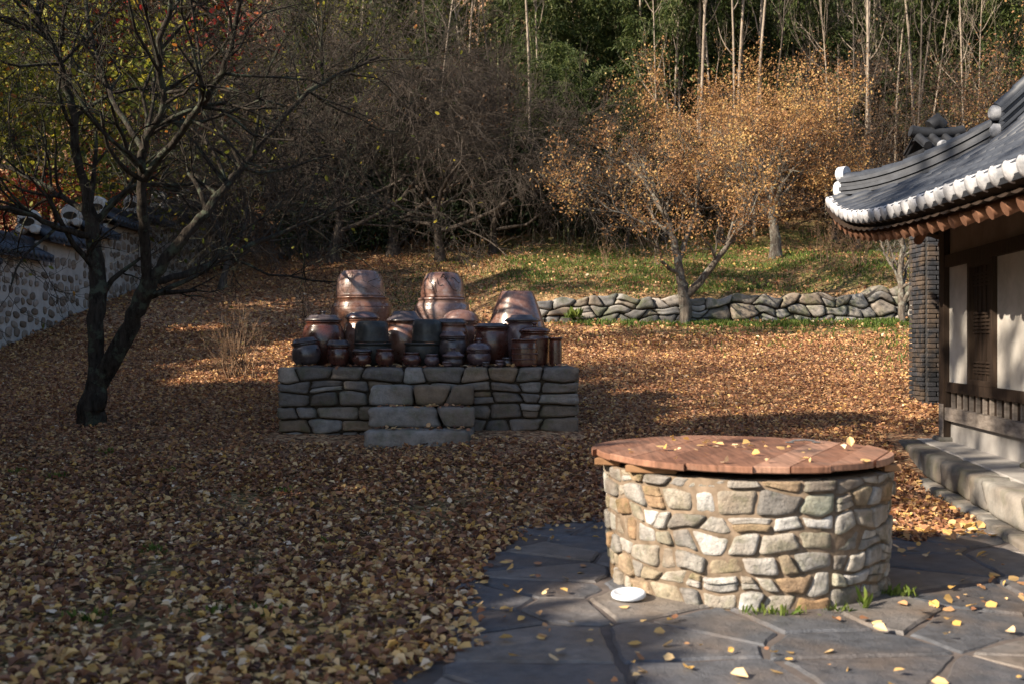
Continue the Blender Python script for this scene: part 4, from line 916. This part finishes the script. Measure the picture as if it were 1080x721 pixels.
for (u, y, sc, n) in ((600, 33.6, .55, 9), (632, 34.0, .48, 8), (565, 34.4, .60, 7), (690, 36, .75, 6), (760, 36.5, .9, 9), (1000, 36, .95, 9), (1040, 35.6, .85, 6), (900, 38, .9, 5), (420, 36, .6, 5), (470, 37, .65, 5)):
    for k in range(n):
        x = (u - 540) / 1080 * y + rs.normal() * .55; yy = y + rs.normal() * .35; dup(bams[k % 5], (x, yy, gz(x, yy)), rs.uniform(0, 6.28), sc * rs.uniform(.8, 1.2))
spots = []
for k in range(240):
    y = rs.uniform(33.8, 46); u = rs.choice([rs.uniform(.12, .5), rs.uniform(-.2, .1), rs.uniform(-.5, -.1)], p=[.68, .2, .12]); spots.append((u * y, y))
scatter(saps, spots, .75, 1.25)
# reddish pine trunks
PPn = dict(max=2, n=[4, 4], up=[.05, .03], ang=(.4, 1.), len=.6, wig=.2, rad=.6, L0=1.8, el=(.0, .7), lfrom=.7, rmin=.01)
for k, (u, v0, sc, lb) in enumerate([(722, 235, 1.1, 'thick reddish pine trunk at top centre right of the dark gap'), (574, 238, .9, 'pinkish pine trunk at top centre left of the dark gap'), (708, 236, .8, 'thinner reddish pine trunk beside the thick one')]):
    y = 37.0 + k; x = (u - 540) / 1080 * y; t = tree('pine_tree', lb, 'tree', (x, y, gz(x, y) - .2), 400 + k, 'pine', PPn, trunk=(12, .22 * sc, 9), leaf='lf_dark', nleaf=5000, lsize=.14, spread=.3, group='pine trunks on the hillside')
# near-black shrubs added to stand in for the shade under the bamboo
def shade_shrub(seed):
    rs = np.random.RandomState(seed); t = thing('shade_fill_shrub', 'near-black shrub added as shade in the hollow under the bamboo', 'shrub', (0, 0, 0), 0, 'dark shrubs added as shade under the bamboo'); mb = MB(); n = 5200
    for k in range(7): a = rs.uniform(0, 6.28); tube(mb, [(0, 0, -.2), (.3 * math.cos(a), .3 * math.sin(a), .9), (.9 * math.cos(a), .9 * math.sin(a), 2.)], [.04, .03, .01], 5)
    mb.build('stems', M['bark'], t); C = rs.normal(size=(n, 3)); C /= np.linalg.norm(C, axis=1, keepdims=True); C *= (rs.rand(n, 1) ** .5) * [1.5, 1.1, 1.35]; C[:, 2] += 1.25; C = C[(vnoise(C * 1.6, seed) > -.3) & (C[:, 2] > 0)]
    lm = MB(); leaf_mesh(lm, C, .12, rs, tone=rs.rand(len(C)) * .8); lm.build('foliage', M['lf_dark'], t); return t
ds_ = [shade_shrub(760), shade_shrub(761)]
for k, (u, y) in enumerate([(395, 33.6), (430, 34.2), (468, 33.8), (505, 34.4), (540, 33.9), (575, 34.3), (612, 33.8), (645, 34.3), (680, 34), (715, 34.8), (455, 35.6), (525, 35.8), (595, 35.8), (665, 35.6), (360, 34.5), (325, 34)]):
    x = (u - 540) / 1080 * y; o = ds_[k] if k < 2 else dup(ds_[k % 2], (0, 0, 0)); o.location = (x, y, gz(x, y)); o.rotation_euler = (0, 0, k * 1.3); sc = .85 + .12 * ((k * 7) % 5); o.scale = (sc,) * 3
# undergrowth that reads as one dark mass along the foot of the wood
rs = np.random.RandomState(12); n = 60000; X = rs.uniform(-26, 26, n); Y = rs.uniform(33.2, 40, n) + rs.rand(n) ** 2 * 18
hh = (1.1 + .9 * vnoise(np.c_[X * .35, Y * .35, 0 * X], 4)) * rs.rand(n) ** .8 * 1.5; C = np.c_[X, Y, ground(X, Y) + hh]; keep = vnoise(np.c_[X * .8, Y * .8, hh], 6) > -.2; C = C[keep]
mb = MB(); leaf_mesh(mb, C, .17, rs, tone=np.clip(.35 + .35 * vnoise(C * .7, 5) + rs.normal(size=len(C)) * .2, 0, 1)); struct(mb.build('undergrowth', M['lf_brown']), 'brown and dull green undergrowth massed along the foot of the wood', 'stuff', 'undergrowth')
mb = MB()
for k in range(900):
    x, y = rs.uniform(-20, 22), rs.uniform(33.0, 42); p = np.array([x, y, gz(x, y) - .1]); l = rs.uniform(1., 3.4); q = np.linspace(0, 1, 5)[:, None]; dx = rs.normal(size=3) * .5; dx[2] = 0
    tube(mb, p + np.array([0, 0, l]) * q + dx * q ** 2 * l * .6, [.014, .011, .009, .006, .004], 3)
struct(mb.build('undergrowth_stems', M['dry']), 'tangle of dry stems along the foot of the wood', 'stuff', 'undergrowth')

# --- dry shrub on the lawn and small shrubs on the bank
def shrub(name, label, loc, seed, n, h, mat, leaf=None, nl=0, lsize=.05, group=None, cat='shrub'):
    rs = np.random.RandomState(seed); t = thing(name, label, cat, loc, 0, group); mb = MB(); tips = []; PS = dict(max=2, n=[3, 3], up=[.1, .05], ang=(.25, .7), len=.55, wig=.12, rad=.6, rmin=.003)
    for k in range(n):
        a = rs.uniform(0, 6.28); e = rs.uniform(.7, 1.45); grow(mb, (rs.normal() * .1, rs.normal() * .1, -.03), np.array([math.cos(a) * math.cos(e), math.sin(a) * math.cos(e), math.sin(e)]), h * rs.uniform(.5, 1), .009 * h ** .5 + .003, 0, PS, rs, tips)
    mb.build('stems', M[mat], t)
    if leaf: tp = np.array([q[0] for q in tips]); C = tp[rs.randint(0, len(tp), nl)] + rs.normal(size=(nl, 3)) * .04; lm = MB(); leaf_mesh(lm, C, lsize, rs); lm.build('foliage', M[leaf], t)
    return t
p = at(250, 398); shrub('dry_shrub', 'dry leafless shrub of upright tan twigs on the lawn left of the terrace', p, 501, 26, .85, 'dry', 'lf_brown', 60)
p = at(683, 262); shrub('green_shrub', 'small yellow-green leafy shrub at the dark edge of the bank', p, 502, 10, 1.3, 'dry', 'lf_yg', 500, .12)
p = at(905, 282); shrub('twiggy_shrub', 'thin brown shrub on the bank just above the big boulders', p, 503, 14, 1.2, 'dry', 'lf_brown', 150, .07)
p = at(870, 280); shrub('twiggy_shrub', 'sparse twiggy shrub on the bank left of the boulders', p, 504, 10, 1.0, 'dry', 'lf_brown', 80, .07)
p = at(640, 285); shrub('twiggy_shrub', 'thin low shrub on the bank near the wall left end', p, 505, 6, .8, 'dry', 'lf_brown', 60, .06)
# --- weeds at the well foot
def weed(name, label, x, y, z, n, h, wd, seed, mat='grass', group='weeds at the well foot', dy=.02):
    rs = np.random.RandomState(seed); mb = MB(); C = np.c_[rs.normal(size=n) * wd * .4, rs.normal(size=n) * dy, np.zeros(n)]; D = rs.normal(size=(n, 3)) * .45 + [0, -.1, 1.]
    leaf_mesh(mb, C, h, rs, asp=.22, D=D, tone=rs.uniform(.5, 1, n)); o = mb.build(name, M[mat], loc=(x, y, z)); return tag(o, label, 'plant', group)
def wf(u, r=.93): a = math.asin(max(-1, min(1, ((u - 785) / 157.5)))); return WX + r * math.sin(a), WY - r * math.cos(a)
for k, (u, n, h, wd, lb) in enumerate([(780, 60, .055, .22, 'low green tuft at the middle of the well foot'), (868, 12, .11, .03, 'upright green blades growing out of the well foot'), (838, 30, .05, .1, 'small green sprout left of the upright blades'), (915, 50, .06, .14, 'round-leaved green weed at the right of the well foot'), (652, 18, .045, .06, 'tiny weed at the left of the well foot')]):
    x, y = wf(u, .93); weed('weed', lb, x, y, .02, n, h, wd, 600 + k)
p = at(603, 330); weed('fern_tuft', 'bright green tuft on the stones at the left end of the retaining wall', p.x, 23.65, gz(p.x, 23.6) + .15, 60, .2, .2, 611, group=None)

for k, (u, v, n) in enumerate([(60, 505, 60), (115, 478, 50), (160, 585, 70), (230, 650, 60), (95, 655, 60), (345, 575, 40), (285, 650, 45), (400, 470, 30), (20, 500, 50), (300, 520, 30), (180, 500, 40)]):
    p = at(u, v); weed('lawn_weed', 'low green weed tuft poking through the fallen leaves', p.x, p.y, p.z, n, .06, .12, 640 + k, group='weed tufts among the leaves', dy=.04)
# --- grass, as blades
rs = np.random.RandomState(14); n = 150000; Y = np.r_[rs.uniform(24.4, 34.5, n // 2), rs.uniform(17, 24, n // 4), rs.uniform(23.1, 23.9, n - n // 2 - n // 4)]; X = rs.uniform(-5, 15, n)
gwt = grass_w(X, Y) * (.35 + 1.1 * sstep(vnoise(np.c_[X * 1.1, Y * 1.1, 0 * X], 3), -.2, .5)); k = rs.rand(n) < gwt * .8; X, Y = X[k], Y[k]; C = np.c_[X, Y, ground(X, Y) - .01]
mb = MB(); leaf_mesh(mb, C, .11, rs, asp=.18, D=rs.normal(size=(len(X), 3)) * .5 + [0, 0, 1.]); struct(mb.build('grass', M['grass']), 'short patchy green grass on the bank and along the retaining wall', 'stuff', 'grass')
# --- fallen leaves
rs = np.random.RandomState(15)
def lay(n, y0, y1, xf, size, tonef, zoff=.012, dens=None, mb=None):
    u = rs.rand(n); Y = np.sqrt(y0 ** 2 + u * (y1 ** 2 - y0 ** 2)); X = rs.uniform(-1, 1, n) * (.53 * Y + .6) + xf
    k = np.ones(n, bool) if dens is None else rs.rand(n) < dens(X, Y); X, Y = X[k], Y[k]
    Z = ground(X, Y) + zoff + rs.rand(len(X)) * .035; leaf_mesh(mb, np.c_[X, Y, Z], size, rs, flat=True, tone=tonef(X, Y), asp=.68, fold=.95)
def plat_mask(X, Y): return ~((X > PX0 - .05) & (X < PX1 + .05) & (Y > PY0 - .6) & (Y < PY1)) & ~((X > 4.5 - (12.42 - Y) * .1675) & (Y < 12.5)) & ((X - WX) ** 2 + (Y - WY) ** 2 > 1.0) & ~((X < XW + .05) & (Y > 14))
def t_near(X, Y):
    n = len(X); yel = (.22 + .18 * (1 - sstep(Y, 5.5, 7.))) * (1 - sstep(Y, 7.5, 13.)) * (1 - .6 * sstep(X, -.5, 2)) + .05; t = rs.beta(1.3, 2.2, n) * .80; f_ = Y > 12 + rs.normal(size=n) * 2; t[f_] = rs.beta(2.1, 2.0, f_.sum()) * .84; m = rs.rand(n) < yel; t[m] = rs.uniform(.72, 1, m.sum()); return t  # leaves past mid lawn drawn lighter: sunlight there put into their tone
mb = MB()
lay(98000, 4.2, 11, 0, .050, t_near, .004, lambda X, Y: plat_mask(X, Y) * (in_court(X, Y) < .04 + .1 * rs.rand(len(X))) * np.clip(.72 + .55 * fnoise(np.c_[X * 1.3, Y * 1.3, 0 * X], 77, 2), .25, 1), mb)
lay(175000, 10.5, 22, 0, .046, t_near, .004, lambda X, Y: plat_mask(X, Y) * (1 - .5 * grass_w(X, Y)), mb)
lay(80000, 20, 36, 0, .075, t_near, .01, lambda X, Y: plat_mask(X, Y) * (1 - .8 * grass_w(X, Y)), mb)
struct(mb.build('fallen_leaves', M['lf_ground']), 'carpet of fallen brown and yellow leaves over the lawn', 'stuff', 'leaves')
mb = MB(); n = 1500; X = rs.uniform(-.6, 4.4, n); Y = rs.uniform(4.2, 8.6, n); ins = in_court(X, Y)
k = (ins > 0) & ((X - WX) ** 2 + (Y - WY) ** 2 > .9) & (rs.rand(n) < .20 + .6 * np.exp(-ins / .18) + .35 * (vnoise(np.c_[X * 1.7, Y * 1.7, 0 * X], 8) > .35) + .5 * sstep(Y, 7.6, 8.4)) & (X < 4.42 - (12.42 - Y) * .1675); X, Y = X[k], Y[k]
leaf_mesh(mb, np.c_[X, Y, .034 + .008 * rs.rand(len(X))], .056, rs, flat=True, asp=.8, fold=.4, tone=np.where(rs.rand(len(X)) < .7, rs.uniform(.74, .95, len(X)), rs.uniform(.3, .6, len(X))))
n = 900; X = rs.uniform(2.6, 4.0, n); Y = rs.uniform(7.8, 9.6, n); k = (X < 4.42 - (12.42 - Y) * .1675); X, Y = X[k], Y[k]; leaf_mesh(mb, np.c_[X, Y, ground(X, Y) + .03], .07, rs, flat=True, asp=.8, tone=rs.uniform(.35, .85, len(X)))
struct(mb.build('scattered_leaves', M['lf_ground']), 'loose yellow leaves scattered over the flagstones', 'stuff', 'leaves')
mb = MB()
for k in range(230):
    Y_ = rs.uniform(4.5, 15); X_ = rs.uniform(-.5 * Y_, min(3, .45 * Y_))
    if in_court(np.array(X_), np.array(Y_)) > 0 or not plat_mask(np.array([X_]), np.array([Y_]))[0]: continue
    l = rs.uniform(.08, .4); a = rs.uniform(0, 6.28); q = np.linspace(0, 1, 5)[:, None]; P = np.array([X_, Y_, 0]) + np.array([math.cos(a), math.sin(a), 0]) * l * q + rs.normal(size=(5, 3)) * .01; P[:, 2] = ground(P[:, 0], P[:, 1]) + .035 + rs.rand() * .02 + .03 * rs.rand() * q[:, 0]; tube(mb, P, [.005, .0045, .004, .003, .002], 4)
struct(mb.build('fallen_twigs', M['dry']), 'thin dry twigs lying among the fallen leaves', 'stuff', 'twigs')
mb = MB(); C = []
for k in range(46):
    if k < 18: a, r = (rs.normal() * .16 - .02, rs.normal() * .10 + .12)
    else: t_ = rs.uniform(0, 6.28); q = rs.uniform(.3, .9); a, r = q * math.cos(t_), q * math.sin(t_)
    C.append((WX + a, WY + r, .832 + .006 * rs.rand()))
leaf_mesh(mb, C, .05, rs, flat=True, asp=.8, fold=.5, tone=rs.uniform(.78, 1, len(C))); struct(mb.build('leaves_on_cover', M['lf_ground']), 'pale yellow leaves lying on the well cover', 'stuff', 'leaves')
mb = MB(); n = 380; X = rs.uniform(PX0 + .08, PX1 - .08, n); Y = np.r_[rs.uniform(PY0 + .03, PY0 + .5, 160), rs.uniform(PY0, PY1, n - 160)]
leaf_mesh(mb, np.c_[X, Y, np.full(n, PZ + .012)], .055, rs, flat=True, tone=rs.beta(2, 2.5, n), asp=.8)
for (z_, ya, yb) in ((.752, 11.96, 12.15), (.512, 11.7, 11.9)):
    n = 60; X = rs.uniform(-1.62, -.5, n); Y = rs.uniform(ya, yb, n); leaf_mesh(mb, np.c_[X, Y, np.full(n, z_)], .055, rs, flat=True, tone=rs.beta(2, 2.5, n), asp=.8)
struct(mb.build('leaves_on_terrace', M['lf_ground']), 'brown leaves caught between jars and on the steps', 'stuff', 'leaves')

# ------------------------------------------------------------------ unseen evergreens left of the frame, their heights shaped to cast the shade
def evergreen(seed, H, rad, n):
    rs = np.random.RandomState(seed); t = thing('shade_evergreen', 'unseen dense evergreen left of the lawn, shaped to cast shade', 'tree', (0, 0, 0), 0, 'unseen shade-casting evergreens left of the lawn')
    mb = MB(); tube(mb, [(0, 0, -.3), (0, 0, H * .5), (0, 0, H * .95)], [.18, .12, .03], 8); mb.build('trunk', M['bark'], t)
    f = rs.rand(n * 2) ** .8; a = rs.uniform(0, 6.28, n * 2); rr = rad * np.sqrt(rs.rand(n * 2)) * np.interp(f, [0, .15, .6, .9, 1], [.8, 1, 1, .65, .15])
    C = np.c_[rr * np.cos(a), rr * np.sin(a), H * (.06 + .94 * f)]; k = vnoise(C * 1.1, seed) > -.25; C = C[k][:n]
    lm = MB(); leaf_mesh(lm, C, .27, rs, asp=.6); lm.build('crown', M['lf_dark'], t); return t
def shade_at(q, r): return r * .866 + q * .5, r * .5 - q * .866
ev = [evergreen(700 + k, 10., 1.35, 3600) for k in range(3)]
row = [(-3.2, -7.35, 5.1), (-4.2, -6.65, 5.6), (-5.2, -7.35, 6.3), (-6.0, -6.65, 6.6), (-6.9, -7.35, 7.3), (-7.8, -6.65, 8.4), (-8.8, -7.35, 9.7), (-9.6, -6.65, 10.6), (-10.4, -7.35, 9.6), (-11.2, -6.65, 9.4), (-12.0, -7.35, 8.6), (-12.7, -6.65, 8.1), (-13.3, -7.35, 8.5), (-14, -6.65, 9.1), (-14.8, -7.35, 8.1), (-15.7, -6.65, 7.4), (-16.7, -7.35, 6.8), (-17.7, -6.65, 7.2), (-19.2, -7.35, 8.6), (-20.8, -6.65, 10.6), (-22.4, -7.35, 13.4), (-24.2, -6.65, 15.6), (-26.2, -7.35, 15), (-28.2, -6.65, 15), (-30.2, -7.35, 11.5), (-32.2, -6.65, 11.5)]
for k, (q, r, H) in enumerate(row):
    x, y = shade_at(q, r); o = ev[k] if k < 3 else dup(ev[k % 3], (0, 0, 0)); s = H / 10.
    o.location = (x, y, gz(x, y)); o.rotation_euler = (0, 0, k * 1.7); o.scale = (max(.9, s ** .5), max(.9, s ** .5), (H - gz(x, y)) / 10)

def sparse(seed):
    rs = np.random.RandomState(seed); t = thing('dapple_tree', 'unseen thin-leaved tree added left of the lawn for dappled shade', 'tree', (0, 0, 0), 0, 'unseen thin-leaved trees added for dappled shade')
    mb = MB(); tube(mb, [(0, 0, -.3), (.1, 0, 5), (0, .1, 9.6)], [.14, .10, .02], 8); mb.build('trunk', M['bark'], t); tw = MB(); tips = []
    for k in range(16): z = rs.uniform(4, 9.5); a = rs.uniform(0, 6.28); grow(tw, (.05, .05, z), np.array([math.cos(a) * .8, math.sin(a) * .8, .6]), 1.5, .03, 0, dict(max=2, n=[3, 3], up=[.05], ang=(.4, 1.), len=.65, wig=.15, rmin=.006), rs, tips)
    tw.build('branches', M['bark'], t); tp = np.array([q[0] for q in tips]); C = tp[rs.randint(0, len(tp), 900)] + rs.normal(size=(900, 3)) * .25; lm = MB(); leaf_mesh(lm, C, .26, rs, asp=.6); lm.build('crown', M['lf_gold'], t); return t
sp0 = sparse(801)  # unseen trees added to throw dappled shade on house and ground
for k, (q, r, H) in enumerate([(-6.9, -9, 13.2), (-17.5, -8, 15.), (-21.5, -8, 19)]):
    x, y = shade_at(q, r); o = sp0 if k == 0 else dup(sp0, (0, 0, 0)); o.location = (x, y, gz(x, y)); o.rotation_euler = (0, 0, k * 1.1); o.scale = (1.1, 1.1, H / 10)
